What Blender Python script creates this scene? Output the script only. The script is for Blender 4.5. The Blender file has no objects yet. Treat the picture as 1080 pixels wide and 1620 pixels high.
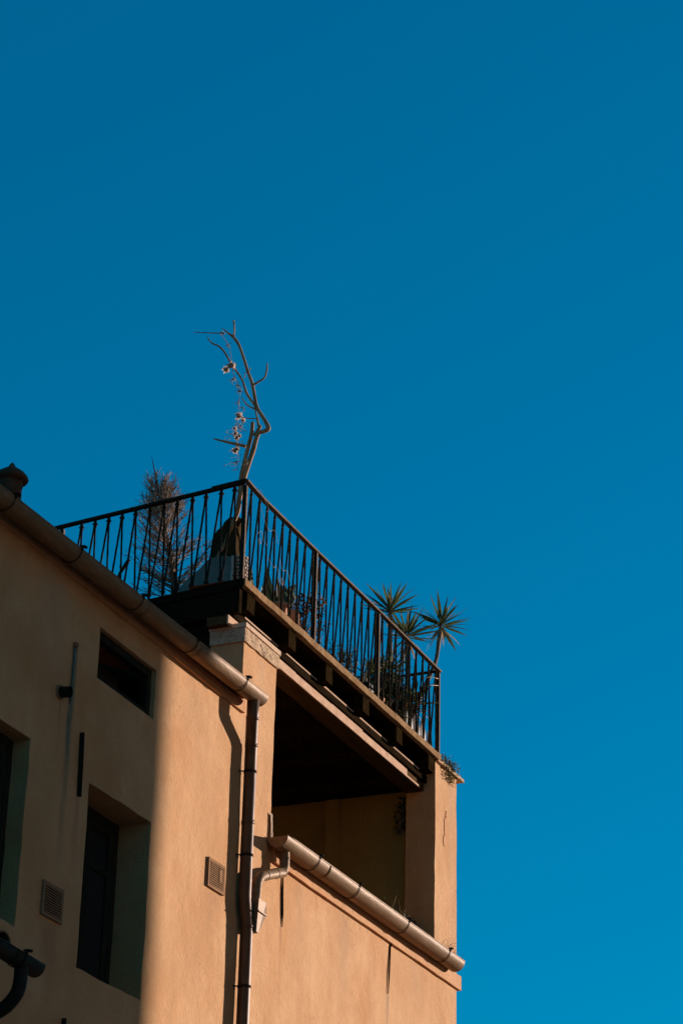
import bpy, math, random
from mathutils import Vector, Matrix, noise
random.seed(7)
SC = bpy.context.scene
COL = SC.collection
R = math.radians

# ------------------------------------------------------------------ camera
cam_data = bpy.data.cameras.new('camera')
cam = bpy.data.objects.new('camera', cam_data); COL.objects.link(cam)
cr = Vector((0.39040364, -0.92035432, 0.02308537)); cu = Vector((-0.40550281, -0.14938953, 0.90180388)); cf = Vector((0.82653038, 0.3614287, 0.43152847))
M = Matrix((cr, cu, -cf)).transposed().to_4x4(); M.translation = (-16.3847, -8.0, 1.6)
cam.matrix_world = M
cam_data.sensor_fit = 'VERTICAL'; cam_data.sensor_height = 36; cam_data.lens = 85.0
cam_data.clip_start = 0.1; cam_data.clip_end = 2000
SC.camera = cam

# ------------------------------------------------------------------ light
SUN_EL, SUN_AZ = R(11.0), R(-30.0)          # azimuth counted from +x towards +y
world = bpy.data.worlds.new('World'); SC.world = world; world.use_nodes = True
wn = world.node_tree; wn.nodes.clear()
sky = wn.nodes.new('ShaderNodeTexSky'); sky.sky_type = 'NISHITA'; sky.sun_disc = False
sky.sun_elevation = SUN_EL; sky.sun_rotation = R(90) - SUN_AZ
sky.altitude = 0; sky.air_density = 1.0; sky.dust_density = 0.3; sky.ozone_density = 3.0
tint = wn.nodes.new('ShaderNodeMix'); tint.data_type = 'RGBA'; tint.blend_type = 'MULTIPLY'
tint.inputs[0].default_value = 1.0
tint.inputs[7].default_value = (0.0, 0.645, 0.95, 1)      # polarised, deep blue
gam = wn.nodes.new('ShaderNodeGamma'); gam.inputs[1].default_value = 0.72
bg = wn.nodes.new('ShaderNodeBackground'); bg.inputs[1].default_value = 0.113
wo = wn.nodes.new('ShaderNodeOutputWorld')
wn.links.new(sky.outputs[0], gam.inputs[0]); wn.links.new(gam.outputs[0], tint.inputs[6])
wn.links.new(tint.outputs[2], bg.inputs[0]); wn.links.new(bg.outputs[0], wo.inputs[0])

sl = bpy.data.lights.new('sun', 'SUN'); sl.energy = 5.0; sl.angle = R(0.53); sl.color = (1.0, 0.91, 0.86)
so = bpy.data.objects.new('sun', sl); COL.objects.link(so)
sdir = Vector((math.cos(SUN_EL)*math.cos(SUN_AZ), math.cos(SUN_EL)*math.sin(SUN_AZ), math.sin(SUN_EL)))
so.rotation_euler = sdir.to_track_quat('Z', 'Y').to_euler(); so.location = sdir*60

SC.view_settings.view_transform = 'Standard'; SC.view_settings.look = 'None'
SC.view_settings.exposure = 0.62; SC.view_settings.gamma = 1.0; SC.view_settings.use_curve_mapping = False
SC.cycles.max_bounces = 8; SC.cycles.diffuse_bounces = 5; SC.cycles.glossy_bounces = 3

# ------------------------------------------------------------------ helpers
def empty(name, loc=(0, 0, 0), label=None, cat=None, group=None):
    o = bpy.data.objects.new(name, None); COL.objects.link(o); o.location = loc
    o.empty_display_size = 0.1
    tag(o, label, cat, group); return o
def tag(o, label=None, cat=None, group=None, kind=None):
    if label: o['label'] = label
    if cat: o['category'] = cat
    if group: o['group'] = group
    if kind: o['kind'] = kind
    return o
def world_loc(o):
    v = Vector((0, 0, 0))
    while o is not None:
        v += Vector(o.location); o = o.parent
    return v

class MB:
    """collects faces in world coordinates, builds ONE mesh object"""
    def __init__(s): s.v = []; s.f = []; s.sm = []
    def vert(s, p): s.v.append(tuple(p)); return len(s.v)-1
    def face(s, idx, smooth=False): s.f.append(tuple(idx)); s.sm.append(smooth)
    def poly(s, pts, smooth=False): s.face([s.vert(p) for p in pts], smooth); return s
    def box(s, x0, x1, y0, y1, z0, z1, j=0.0):
        c = [(x, y, z) for z in (z0, z1) for y in (y0, y1) for x in (x0, x1)]
        if j: c = [(a+random.uniform(-j, j), b+random.uniform(-j, j), d+random.uniform(-j, j)) for a, b, d in c]
        k = [s.vert(p) for p in c]
        for q in ((0, 2, 3, 1), (4, 5, 7, 6), (0, 1, 5, 4), (2, 6, 7, 3), (0, 4, 6, 2), (1, 3, 7, 5)):
            s.face([k[i] for i in q])
        return s
    def obox(s, c, ax, ay, az):
        """oriented box: centre, three half-axis vectors"""
        c, ax, ay, az = map(Vector, (c, ax, ay, az))
        k = [s.vert(c+sx*ax+sy*ay+sz*az) for sz in (-1, 1) for sy in (-1, 1) for sx in (-1, 1)]
        for q in ((0, 2, 3, 1), (4, 5, 7, 6), (0, 1, 5, 4), (2, 6, 7, 3), (0, 4, 6, 2), (1, 3, 7, 5)):
            s.face([k[i] for i in q])
        return s
    def tube(s, pts, radii, seg=12, caps=True, smooth=True, lump=0.0):
        pts = [Vector(p) for p in pts]
        if not isinstance(radii, (list, tuple)): radii = [radii]*len(pts)
        t0 = (pts[1]-pts[0]).normalized()
        n = t0.cross(Vector((0, 0, 1)))
        if n.length < 1e-3: n = t0.cross(Vector((1, 0, 0)))
        n.normalize(); rings = []
        for i, p in enumerate(pts):
            if i == 0: t = pts[1]-pts[0]
            elif i == len(pts)-1: t = pts[-1]-pts[-2]
            else: t = (pts[i+1]-p).normalized()+(p-pts[i-1]).normalized()
            t.normalize(); n = (n-t*n.dot(t)).normalized(); b = t.cross(n)
            sc = 1.0
            if 0 < i < len(pts)-1:
                ca = max(0.5, t.dot((pts[i+1]-p).normalized())); sc = 1.0
            ring = []
            for k in range(seg):
                a = 2*math.pi*k/seg; rr = radii[i]*sc
                if lump: rr *= 1+lump*noise.noise(Vector((p.x*9+math.cos(a)*1.5, p.y*9+math.sin(a)*1.5, p.z*9)))
                ring.append(s.vert(p+n*math.cos(a)*rr+b*math.sin(a)*rr))
            rings.append(ring)
        for i in range(len(rings)-1):
            for k in range(seg):
                k2 = (k+1) % seg
                s.face((rings[i][k], rings[i][k2], rings[i+1][k2], rings[i+1][k]), smooth)
        if caps:
            s.face(rings[0][::-1]); s.face(rings[-1])
        return s
    def lathe(s, c, prof, seg=20, axis='z', smooth=True, lump=0.0):
        c = Vector(c); rings = []
        for r_, h in prof:
            ring = []
            for k in range(seg):
                a = 2*math.pi*k/seg
                r2 = r_*(1+lump*noise.noise(Vector((math.cos(a)*2, math.sin(a)*2, h*12))))
                if axis == 'z': p = c+Vector((r2*math.cos(a), r2*math.sin(a), h))
                elif axis == 'y': p = c+Vector((r2*math.cos(a), h, r2*math.sin(a)))
                else: p = c+Vector((h, r2*math.cos(a), r2*math.sin(a)))
                ring.append(s.vert(p))
            rings.append(ring)
        for i in range(len(rings)-1):
            for k in range(seg):
                k2 = (k+1) % seg; s.face((rings[i][k], rings[i][k2], rings[i+1][k2], rings[i+1][k]), smooth)
        s.face(rings[0][::-1]); s.face(rings[-1]); return s
    def build(s, name, mat, parent=None, origin=None, **kw):
        off = world_loc(parent) if parent else Vector(origin or (0, 0, 0))
        me = bpy.data.meshes.new(name)
        me.from_pydata([tuple(Vector(p)-off) for p in s.v], [], s.f)
        me.polygons.foreach_set('use_smooth', s.sm)
        me.materials.append(mat); me.update()
        o = bpy.data.objects.new(name, me); COL.objects.link(o)
        if parent: o.parent = parent
        elif origin: o.location = origin
        tag(o, **kw); return o

def smooth_path(pts, n=6):
    """Catmull-Rom through tuples of any length"""
    out = []
    P = [pts[0]]+list(pts)+[pts[-1]]
    for i in range(1, len(P)-2):
        for k in range(n):
            t = k/n
            out.append(tuple(0.5*((2*b)+(c-a)*t+(2*a-5*b+4*c-d)*t*t+(3*b-a-3*c+d)*t**3) for a, b, c, d in zip(P[i-1], P[i], P[i+1], P[i+2])))
    out.append(tuple(pts[-1])); return out

# ------------------------------------------------------------------ materials
def new_mat(name):
    m = bpy.data.materials.new(name); m.use_nodes = True
    nt = m.node_tree; b = nt.nodes['Principled BSDF']; return m, nt, b
def N(nt, t, **k):
    n = nt.nodes.new(t)
    for a, v in k.items():
        if a.startswith('i'): n.inputs[int(a[1:])].default_value = v
        else: setattr(n, a, v)
    return n
def simple(name, c1, c2=None, scale=20, rough=.6, metal=0, bump=0, bscale=60, spec=.08, stretch=(1, 1, 1), c3=None, detail=6, dist=.02):
    m, nt, b = new_mat(name); L = nt.links
    b.inputs['Roughness'].default_value = rough; b.inputs['Metallic'].default_value = metal
    b.inputs['Specular IOR Level'].default_value = spec
    tc = N(nt, 'ShaderNodeTexCoord'); mp = N(nt, 'ShaderNodeMapping'); mp.inputs['Scale'].default_value = stretch
    L.new(tc.outputs['Object'], mp.inputs[0])
    if c2:
        n = N(nt, 'ShaderNodeTexNoise'); n.inputs['Scale'].default_value = scale; n.inputs['Detail'].default_value = detail
        L.new(mp.outputs[0], n.inputs['Vector'])
        cr_ = N(nt, 'ShaderNodeValToRGB'); e = cr_.color_ramp.elements
        e[0].position = .35; e[0].color = (*c1, 1); e[1].position = .65; e[1].color = (*c2, 1)
        if c3: x = e.new(.78); x.color = (*c3, 1)
        L.new(n.outputs[0], cr_.inputs[0]); L.new(cr_.outputs[0], b.inputs['Base Color'])
    else: b.inputs['Base Color'].default_value = (*c1, 1)
    if bump:
        n2 = N(nt, 'ShaderNodeTexNoise'); n2.inputs['Scale'].default_value = bscale; n2.inputs['Detail'].default_value = 5
        L.new(mp.outputs[0], n2.inputs['Vector'])
        bp = N(nt, 'ShaderNodeBump'); bp.inputs['Strength'].default_value = bump; bp.inputs['Distance'].default_value = dist
        L.new(n2.outputs[0], bp.inputs['Height']); L.new(bp.outputs[0], b.inputs['Normal'])
    return m

def stucco(name, base=(0.63, 0.320, 0.137), stains=()):
    m, nt, b = new_mat(name); L = nt.links
    b.inputs['Roughness'].default_value = .92; b.inputs['Specular IOR Level'].default_value = .15
    tc = N(nt, 'ShaderNodeTexCoord')
    def noise_(scale, stretch=(1, 1, 1), detail=5, rough=.6, dist=0):
        mp = N(nt, 'ShaderNodeMapping'); mp.inputs['Scale'].default_value = stretch; L.new(tc.outputs['Object'], mp.inputs[0])
        n = N(nt, 'ShaderNodeTexNoise'); n.inputs['Scale'].default_value = scale; n.inputs['Detail'].default_value = detail
        n.inputs['Roughness'].default_value = rough; n.inputs['Distortion'].default_value = dist
        L.new(mp.outputs[0], n.inputs['Vector']); return n.outputs[0]
    def ramp(v, p0, p1, a=0., c=1.):
        r = N(nt, 'ShaderNodeMapRange'); r.inputs[1].default_value = p0; r.inputs[2].default_value = p1
        r.inputs[3].default_value = a; r.inputs[4].default_value = c; L.new(v, r.inputs[0]); return r.outputs[0]
    def mix(f, a, c, mode='MIX'):
        x = N(nt, 'ShaderNodeMix', data_type='RGBA', blend_type=mode)
        for s_, i in ((f, 0), (a, 6), (c, 7)):
            if isinstance(s_, (float, int)): x.inputs[i].default_value = s_
            elif isinstance(s_, tuple): x.inputs[i].default_value = (*s_, 1)
            else: L.new(s_, x.inputs[i])
        return x.outputs[2]
    def math_(op, a, c=None):
        x = N(nt, 'ShaderNodeMath', operation=op)
        for i, s_ in enumerate((a, c)):
            if s_ is None: continue
            if isinstance(s_, (float, int)): x.inputs[i].default_value = s_
            else: L.new(s_, x.inputs[i])
        return x.outputs[0]
    dark = tuple(c*k for c, k in zip(base, (.86, .78, .69))); lite = tuple(min(1, c*k) for c, k in zip(base, (1.06, 1.10, 1.18)))
    c = mix(ramp(noise_(1.6, (1, 1, .8), 6, .62, .4), .38, .62), dark, lite)
    c = mix(ramp(noise_(5, (1, 1, .25), 5, .65, .3), .45, .75, 0, .55), c, tuple(k*.86 for k in base))
    c = mix(ramp(noise_(14, (1, 1, .12), 4, .6), .55, .8, 0, .35), c, tuple(k*.72 for k in base))
    c = mix(ramp(noise_(60, (1, 1, .35), 4, .7), .50, .72, 0, .6), c, tuple(k*.75 for k in base))
    c = mix(ramp(noise_(3.5, (1, 1, 1), 6, .7, .6), .60, .72, 0, .35), c, lite)
    c = mix(ramp(noise_(.7, (1, 1, 1), 4, .6, .8), .46, .60, 0, .45), c, tuple(k*.84 for k in base))
    c = mix(ramp(noise_(9, (1, 1, .05), 5, .6), .56, .74, 0, .32), c, tuple(k*.74 for k in base))
    sep = N(nt, 'ShaderNodeSeparateXYZ'); L.new(tc.outputs['Object'], sep.inputs[0])
    wob = noise_(7, (1, 1, .6), 4); brk = noise_(22, (1, 1, .18), 5, .7)
    for (sx, w, z0, z1, col, amt, fade) in stains:
        dx = math_('ABSOLUTE', math_('SUBTRACT', math_('ADD', sep.outputs[0], math_('MULTIPLY', math_('SUBTRACT', wob, .5), .05)), sx))
        mx = ramp(dx, w, w*.25)
        mz = math_('MULTIPLY', ramp(sep.outputs[2], z1+.01, z1-.03), ramp(sep.outputs[2], z0, z0+fade))
        f = math_('MULTIPLY', math_('MULTIPLY', mx, mz), math_('MULTIPLY', ramp(brk, .25, .6, .35, 1), amt))
        c = mix(f, c, col)
    # hairline cracks, sparse
    vo = N(nt, 'ShaderNodeTexVoronoi', feature='DISTANCE_TO_EDGE'); vo.inputs['Scale'].default_value = 1.3
    mp = N(nt, 'ShaderNodeMapping'); L.new(tc.outputs['Object'], mp.inputs[0])
    add = N(nt, 'ShaderNodeVectorMath', operation='ADD'); nz = N(nt, 'ShaderNodeTexNoise'); nz.inputs['Scale'].default_value = 4; nz.inputs['Detail'].default_value = 6
    L.new(mp.outputs[0], nz.inputs['Vector']); L.new(mp.outputs[0], add.inputs[0]); L.new(nz.outputs[1], add.inputs[1]); L.new(add.outputs[0], vo.inputs['Vector'])
    crack = math_('MULTIPLY', ramp(vo.outputs[0], .004, .0015), ramp(noise_(.9, (1, 1, 1), 2), .56, .66))
    c = mix(math_('MULTIPLY', crack, .45), c, tuple(k*.45 for k in base))
    L.new(c, b.inputs['Base Color'])
    h = math_('ADD', math_('MULTIPLY', noise_(55, (1, 1, .7), 6, .7), 1.0), math_('MULTIPLY', noise_(6, (1, 1, 1), 4, .5), 1.0))
    h = math_('SUBTRACT', h, math_('MULTIPLY', crack, .6))
    bp = N(nt, 'ShaderNodeBump'); bp.inputs['Strength'].default_value = .7; bp.inputs['Distance'].default_value = .014
    L.new(h, bp.inputs['Height']); L.new(bp.outputs[0], b.inputs['Normal'])
    return m

GREEN = (.10, .125, .085); RUST = (.24, .10, .05); GREY = (.30, .24, .17)
M_wall = stucco('ochre_stucco', stains=[(-2.69, .055, 6.4, 8.05, GREEN, 1.0, 1.0), (-2.83, .02, 7.1, 7.58, RUST, .6, .4),
    (-2.76, .14, 5.5, 6.03, RUST, .35, .4), (-.33, .16, 6.55, 6.93, (.38, .19, .09), .5, .3), (-3.0, .30, 7.4, 8.5, GREY, .3, .9), (2.2, .16, 6.3, 7.45, (.36, .20, .12), .35, 1.),
    (3.2, .05, 6.5, 7.0, GREY, .4, .4), (.1, .1, 7.2, 8.5, GREY, .2, .9), (1.25, .12, 6.6, 7.45, (.36, .20, .12), .3, .8),
    (.906, .035, 6.2, 6.99, RUST, .4, .7), (3.205, .035, 6.3, 7.0, RUST, .4, .6), (-2.50, .05, 6.4, 6.99, RUST, .45, .5), (3.9, .25, 6.9, 7.46, (.40, .22, .12), .3, .5), (4.75, .10, 7.7, 9.5, (.42, .24, .13), .35, 1.5), (.35, .14, 8.4, 9.12, (.42, .24, .13), .3, .6), (-.8, .3, 7.6, 8.5, (.42, .24, .13), .25, .8)])
M_wall_inner = stucco('shaded_loggia_stucco', (0.35, 0.215, 0.06), stains=[(4.42, .5, 8.3, 9.3, (.16, .10, .06), .3, .8)])  # base darkened for the loggia's shade; tone deepens towards the ceiling
M_band = stucco('moulding_stucco', (0.64, 0.32, 0.145))
M_cap = simple('weathered_capital_plaster', (.56, .36, .22), (.46, .29, .17), 18, .9, bump=.5, bscale=45, c3=(.28, .19, .13), spec=0.)
def add_cracks(m, scale, stretch, col, w=.03):
    nt = m.node_tree; L = nt.links; b = nt.nodes['Principled BSDF']
    tc = N(nt, 'ShaderNodeTexCoord'); mp = N(nt, 'ShaderNodeMapping'); mp.inputs['Scale'].default_value = stretch
    nz = N(nt, 'ShaderNodeTexNoise'); nz.inputs['Scale'].default_value = 14; nz.inputs['Detail'].default_value = 5
    mul = N(nt, 'ShaderNodeVectorMath', operation='MULTIPLY_ADD'); mul.inputs[1].default_value = (.12, .12, .12)
    vo = N(nt, 'ShaderNodeTexVoronoi', feature='DISTANCE_TO_EDGE'); vo.inputs['Scale'].default_value = scale
    L.new(tc.outputs['Object'], nz.inputs['Vector']); L.new(nz.outputs[1], mul.inputs[0]); L.new(tc.outputs['Object'], mul.inputs[2]); L.new(mul.outputs[0], mp.inputs[0]); L.new(mp.outputs[0], vo.inputs['Vector'])
    r1 = N(nt, 'ShaderNodeMapRange'); r1.inputs[1].default_value = w; r1.inputs[2].default_value = w*.3; L.new(vo.outputs[0], r1.inputs[0])
    n2 = N(nt, 'ShaderNodeTexNoise'); n2.inputs['Scale'].default_value = 9; L.new(tc.outputs['Object'], n2.inputs['Vector'])
    r2 = N(nt, 'ShaderNodeMapRange'); r2.inputs[1].default_value = .42; r2.inputs[2].default_value = .55; L.new(n2.outputs[0], r2.inputs[0])
    mm = N(nt, 'ShaderNodeMath', operation='MULTIPLY'); L.new(r1.outputs[0], mm.inputs[0]); L.new(r2.outputs[0], mm.inputs[1])
    old = b.inputs['Base Color'].links[0].from_socket; mx = N(nt, 'ShaderNodeMix', data_type='RGBA'); L.new(mm.outputs[0], mx.inputs[0]); L.new(old, mx.inputs[6]); mx.inputs[7].default_value = (*col, 1)
    L.new(mx.outputs[2], b.inputs['Base Color'])
add_cracks(M_cap, 17, (1, 1, 2.4), (.14, .085, .05), .07)
M_cap_top = simple('pale_capital_slab', (.66, .43, .28), (.56, .36, .23), 12, .9, bump=.4, spec=0.)
M_chip = simple('flaked_plaster', (.56, .37, .25), (.44, .29, .19), 40, .95, bump=.8, bscale=90)
M_plaster_strip = simple('pale_beam_plaster', (.62, .38, .25), (.50, .30, .19), 9, .9, bump=.4, stretch=(1, 1, 2), spec=0.)
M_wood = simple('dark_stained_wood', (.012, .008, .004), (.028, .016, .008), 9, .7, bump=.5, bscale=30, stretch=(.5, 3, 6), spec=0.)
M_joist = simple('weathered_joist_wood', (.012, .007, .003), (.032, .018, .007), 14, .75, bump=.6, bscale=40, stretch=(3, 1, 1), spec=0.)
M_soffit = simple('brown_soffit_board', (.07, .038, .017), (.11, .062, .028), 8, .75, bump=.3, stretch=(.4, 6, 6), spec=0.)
M_lip = simple('terracotta_slab_edge', (.23, .125, .06), (.33, .19, .095), 16, .8, bump=.5, c3=(.46, .29, .17), spec=0.)
M_gutter = simple('brown_metal_gutter', (.20, .112, .055), (.25, .148, .078), 9, .50, metal=.1, bump=.15, bscale=25, stretch=(.6, 3, 3), c3=(.31, .20, .12), spec=.055)
M_pipe = simple('brown_metal_pipe', (.10, .055, .03), (.135, .078, .044), 10, .45, metal=.2, bump=.1, bscale=20, stretch=(2, 2, .5), spec=.16)
for m_ in (M_gutter, M_pipe): m_.node_tree.nodes['Principled BSDF'].inputs['Specular Tint'].default_value = (.24, .17, .125, 1)
M_gutter_shade = simple('shade_dark_gutter', (.016, .014, .011), (.03, .024, .018), 9, .6, bump=.1, spec=.1)  # gutter metal taken near black, the canopy's shade put into its colour
M_black = simple('black_iron', (.012, .011, .010), (.028, .022, .017), 60, .6, metal=.0, bump=.4, bscale=200, spec=0.)
M_iron = simple('old_railing_iron', (.020, .016, .012), (.05, .036, .025), 50, .6, metal=.0, bump=.5, bscale=180, c3=(.12, .08, .055), spec=0.)
M_iron_lit = simple('sunlit_railing_iron', (.16, .11, .08), (.24, .17, .12), 50, .7, metal=.0, bump=.3, bscale=150, spec=0.)  # lighter copy of the railing iron, sunlight put into the colour
M_tile = simple('clay_roof_tile', (.20, .09, .05), (.34, .16, .09), 12, .85, bump=.4, spec=0.)
M_chim = simple('terracotta_chimney', (.10, .04, .022), (.15, .065, .035), 12, .85, bump=.4)
M_pot = simple('terracotta_pot', (.50, .22, .11), (.60, .30, .17), 14, .8, bump=.2)
M_darkpot = simple('dark_plastic_pot', (.03, .028, .022), (.06, .05, .035), 20, .6)
M_frame = simple('dark_window_wood', (.018, .018, .014), (.035, .032, .022), 12, .55, bump=.2, stretch=(3, 3, .5), spec=0.)
M_unlit = simple('unlit_space_dark', (.03, .025, .02), (.05, .04, .03), 3, .9)  # dark colour stands for unlit depth behind windows and inside the stub
M_gap_shade = simple('gap_shade_black', (.004, .004, .004), rough=1, spec=0.)  # black stands for the shade between the vent slats
m, nt, b = new_mat('window_glass'); M_glass = m
b.inputs['Base Color'].default_value = (.02, .022, .022, 1); b.inputs['Roughness'].default_value = .12; b.inputs['Specular IOR Level'].default_value = .10
M_vent = simple('vent_plastic', (.33, .18, .095), (.26, .14, .075), 20, .8, spec=0.)
M_branch = simple('bleached_driftwood', (.26, .135, .06), (.46, .265, .13), 9, .8, bump=.12, bscale=30, stretch=(3, 3, .6))
M_twig = simple('dry_twig', (.15, .095, .06), (.55, .40, .29), 14, .85, spec=0.)
M_ctrunk = simple('dead_trunk_bark', (.03, .018, .012), (.06, .038, .024), 25, .9, bump=.8, bscale=60)
M_shell = simple('dried_flower_husk', (.62, .45, .33), (.48, .32, .22), 50, .8, bump=.5, bscale=120)
M_string = simple('raffia_string', (.62, .50, .40), (.5, .38, .3), 60, .8)
M_leaf = simple('yucca_leaf', (.05, .065, .02), (.13, .14, .05), 8, .55, stretch=(6, 6, 1), c3=(.30, .24, .12), spec=.1)
M_dry = simple('dry_yucca_leaf', (.30, .18, .09), (.42, .28, .17), 8, .8)
M_agave = simple('agave_leaf', (.045, .07, .035), (.09, .11, .05), 6, .5, c3=(.24, .20, .11))
M_aloe = simple('pale_aloe_leaf', (.22, .17, .09), (.34, .25, .16), 7, .7, spec=.1)
M_bush = simple('potted_foliage', (.025, .035, .012), (.08, .08, .03), 30, .6)
M_red = simple('reddish_leaf', (.20, .06, .03), (.28, .10, .04), 30, .6)
M_trunk = simple('yucca_trunk', (.16, .11, .075), (.27, .19, .135), 30, .85, bump=.8, bscale=70, stretch=(1, 1, 4))
M_grey = simple('grey_weathered_sheet', (.20, .19, .16), (.27, .25, .21), 5, .85, bump=.2)
M_shell_lit_edge = simple('shell_and_lit_edge', (.62, .48, .38), (.5, .38, .3), 20, .85, bump=.5)  # pale shells, and the sheet's sunlit edge as a colour
M_white = simple('off_white_paint', (.72, .62, .54), (.6, .5, .42), 15, .7)
M_burlap = simple('brown_fibre_wrap', (.045, .028, .012), (.10, .062, .028), 30, .9, bump=.8, bscale=80, stretch=(3, 3, .6), spec=0.)
M_moss = simple('dry_moss', (.07, .06, .02), (.15, .12, .05), 60, .95)
M_ground = simple('paved_street', (.16, .14, .12), (.22, .19, .16), 3, .9, bump=.3, bscale=8)
M_other = stucco('neighbour_stucco', (0.66, 0.35, 0.16))

def translucent(m, frac):
    nt = m.node_tree; L = nt.links; b = nt.nodes['Principled BSDF']; out = nt.nodes['Material Output']
    t = N(nt, 'ShaderNodeBsdfTranslucent'); mx = N(nt, 'ShaderNodeMixShader'); mx.inputs[0].default_value = frac
    if b.inputs['Base Color'].links: L.new(b.inputs['Base Color'].links[0].from_socket, t.inputs[0])
    L.new(b.outputs[0], mx.inputs[1]); L.new(t.outputs[0], mx.inputs[2]); L.new(mx.outputs[0], out.inputs[0])
for m_, f_ in ((M_shell, .5), (M_string, .4), (M_leaf, .35), (M_dry, .45), (M_agave, .15), (M_aloe, .2), (M_bush, .35), (M_red, .4), (M_moss, .3), (M_twig, .12)): translucent(m_, f_)

# ------------------------------------------------------------------ setting
MB().poly([(-900, -900, 0), (900, -900, 0), (900, 900, 0), (-900, 900, 0)]).build('ground', M_ground, kind='structure')

def plain_building(name, label, x0, x1, y0, y1, h, mat, sides):
    """a block with recessed windows on the given sides"""
    root = empty(name, ((x0+x1)/2, (y0+y1)/2, 0), label, 'building')
    b_ = MB()
    b_.poly([(x0, y0, h), (x1, y0, h), (x1, y1, h), (x0, y1, h)])
    spots = []
    for side in ('n', 's', 'e', 'w'):
        if side in 'ns': L_, fx = x1-x0, (lambda u, d, yy=(y1 if side == 'n' else y0), sg=(-1 if side == 'n' else 1): (x0+u, yy+sg*d))
        else: L_, fx = y1-y0, (lambda u, d, xx=(x1 if side == 'e' else x0), sg=(-1 if side == 'e' else 1): (xx+sg*d, y0+u))
        P3 = lambda u, z, d=0, fx=fx: (*fx(u, d), z)
        if side not in sides:
            b_.poly([P3(0, 0), P3(L_, 0), P3(L_, h), P3(0, h)]); continue
        n = max(1, int(L_//3)); us = [0]; holes = []
        for i in range(n):
            c_ = (i+.5)*L_/n; us += [c_-.5, c_+.5]
        us.append(L_); zs = [0]; k = 1.2
        while k+1.7 < h: zs += [k, k+1.7]; k += 3.3
        zs.append(h)
        for i in range(len(us)-1):
            for j in range(len(zs)-1):
                if i % 2 and j % 2:
                    a0, a1, c0, c1 = us[i], us[i+1], zs[j], zs[j+1]; d = .25
                    b_.poly([P3(a0, c0), P3(a0, c0, d), P3(a0, c1, d), P3(a0, c1)]); b_.poly([P3(a1, c0), P3(a1, c0, d), P3(a1, c1, d), P3(a1, c1)])
                    b_.poly([P3(a0, c0), P3(a1, c0), P3(a1, c0, d), P3(a0, c0, d)]); b_.poly([P3(a0, c1), P3(a1, c1), P3(a1, c1, d), P3(a0, c1, d)])
                    spots.append((P3, a0, a1, c0, c1, d))
                else: b_.poly([P3(us[i], zs[j]), P3(us[i+1], zs[j]), P3(us[i+1], zs[j+1]), P3(us[i], zs[j+1])])
    b_.build('wall', mat, root)
    for P3, a0, a1, c0, c1, d in spots:
        w = MB(); t = .07
        for (p, q, r_, s_) in ((a0, a0+t, c0, c1), (a1-t, a1, c0, c1), (a0+t, a1-t, c0, c0+t), (a0+t, a1-t, c1-t, c1), ((a0+a1)/2-.03, (a0+a1)/2+.03, c0+t, c1-t)):
            w.poly([P3(p, r_, d-.03), P3(q, r_, d-.03), P3(q, s_, d-.03), P3(p, s_, d-.03)])
        wo_ = w.build('window', M_frame, root)
        MB().poly([P3(a0, c0, d), P3(a1, c0, d), P3(a1, c1, d), P3(a0, c1, d)]).build('pane', M_glass, wo_)
    c = MB(); c.box(x0-.25, x1+.25, y0-.25, y1+.25, h+.003, h+.2); c.build('cornice', M_band, root)
    return root
plain_building('town_house', 'plain stuccoed town house across the street whose corner shades the facade', 3.0, 14.32, -20, -9.0, 14.0, M_other, 'n')
bounce_root = plain_building('bounce_block', 'unseen stuccoed block added askew to bounce sunlight onto the shaded facade', -13.5, -5.5, -35.5, -22.5, 23.0, M_other, 'e')
bounce_root.rotation_euler.z = R(30)  # added outside the view, sited and turned to reflect sun onto the shade

def LX(y): return -.088+.13*y        # left edge of the terrace, slightly skewed to the facade
# ------------------------------------------------------------------ house
house = empty('house', (0, 0, 0), 'ochre stuccoed house with metal gutters, deep windows and an open loggia under its roof terrace', 'house')
HOLES = [(-2.355, -1.41, 5.828, 7.144, .31), (-4.14, -3.185, 5.885, 7.175, .18), (-2.355, -1.465, 7.926, 8.318, .09),
         (-7.2, -6.25, 5.83, 7.15, .42), (-2.355, -1.41, 2.3, 3.8, .42), (-6.3, -5.4, 2.3, 3.8, .42), (1.9, 2.9, 3.6, 5.1, .42)]
def top_at(x):
    if x < 0: return 8.62
    if x < .64: return 9.255
    if x < 4.335: return 7.60
    return 9.565
def lines(lo, hi, step, extra):
    s = [lo+(hi-lo)*i/round((hi-lo)/step) for i in range(round((hi-lo)/step)+1)]
    s = [v for v in s if all(abs(v-e) > step*.35 for e in extra)]+list(extra)
    return sorted(set(round(v, 4) for v in s if lo-1e-6 <= v <= hi+1e-6))
xs = lines(-14, -5, .9, [-14, -5, -7.2, -6.25, -6.3, -5.4])[:-1]+lines(-5, 4.92, .13, [-5, -4.14, -3.185, -2.355, -1.41, -1.465, 0, .64, 1.9, 2.9, 4.335, 4.92])
zs = lines(0, 5, .8, [0, 5, 2.3, 3.8, 3.6])[:-1]+lines(5, 9.565, .13, [5, 5.1, 5.828, 5.885, 5.83, 7.144, 7.175, 7.926, 8.318, 7.60, 8.62, 9.255, 9.565])
def hole_of(cx, cz):
    for h in HOLES:
        if h[0] < cx < h[1] and h[2] < cz < h[3]: return h
def solid(i, j):
    if i < 0 or j < 0 or i >= len(xs)-1 or j >= len(zs)-1: return False
    cx, cz = (xs[i]+xs[i+1])/2, (zs[j]+zs[j+1])/2
    return cz < top_at(cx) and not hole_of(cx, cz)
w = MB(); vid = {}
edge_pts = set()
for i in range(-1, len(xs)):
    for j in range(-1, len(zs)):
        pass
def on_edge(i, j):
    s = [solid(a, c) for a in (i-1, i) for c in (j-1, j)]; return not all(s)
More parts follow.
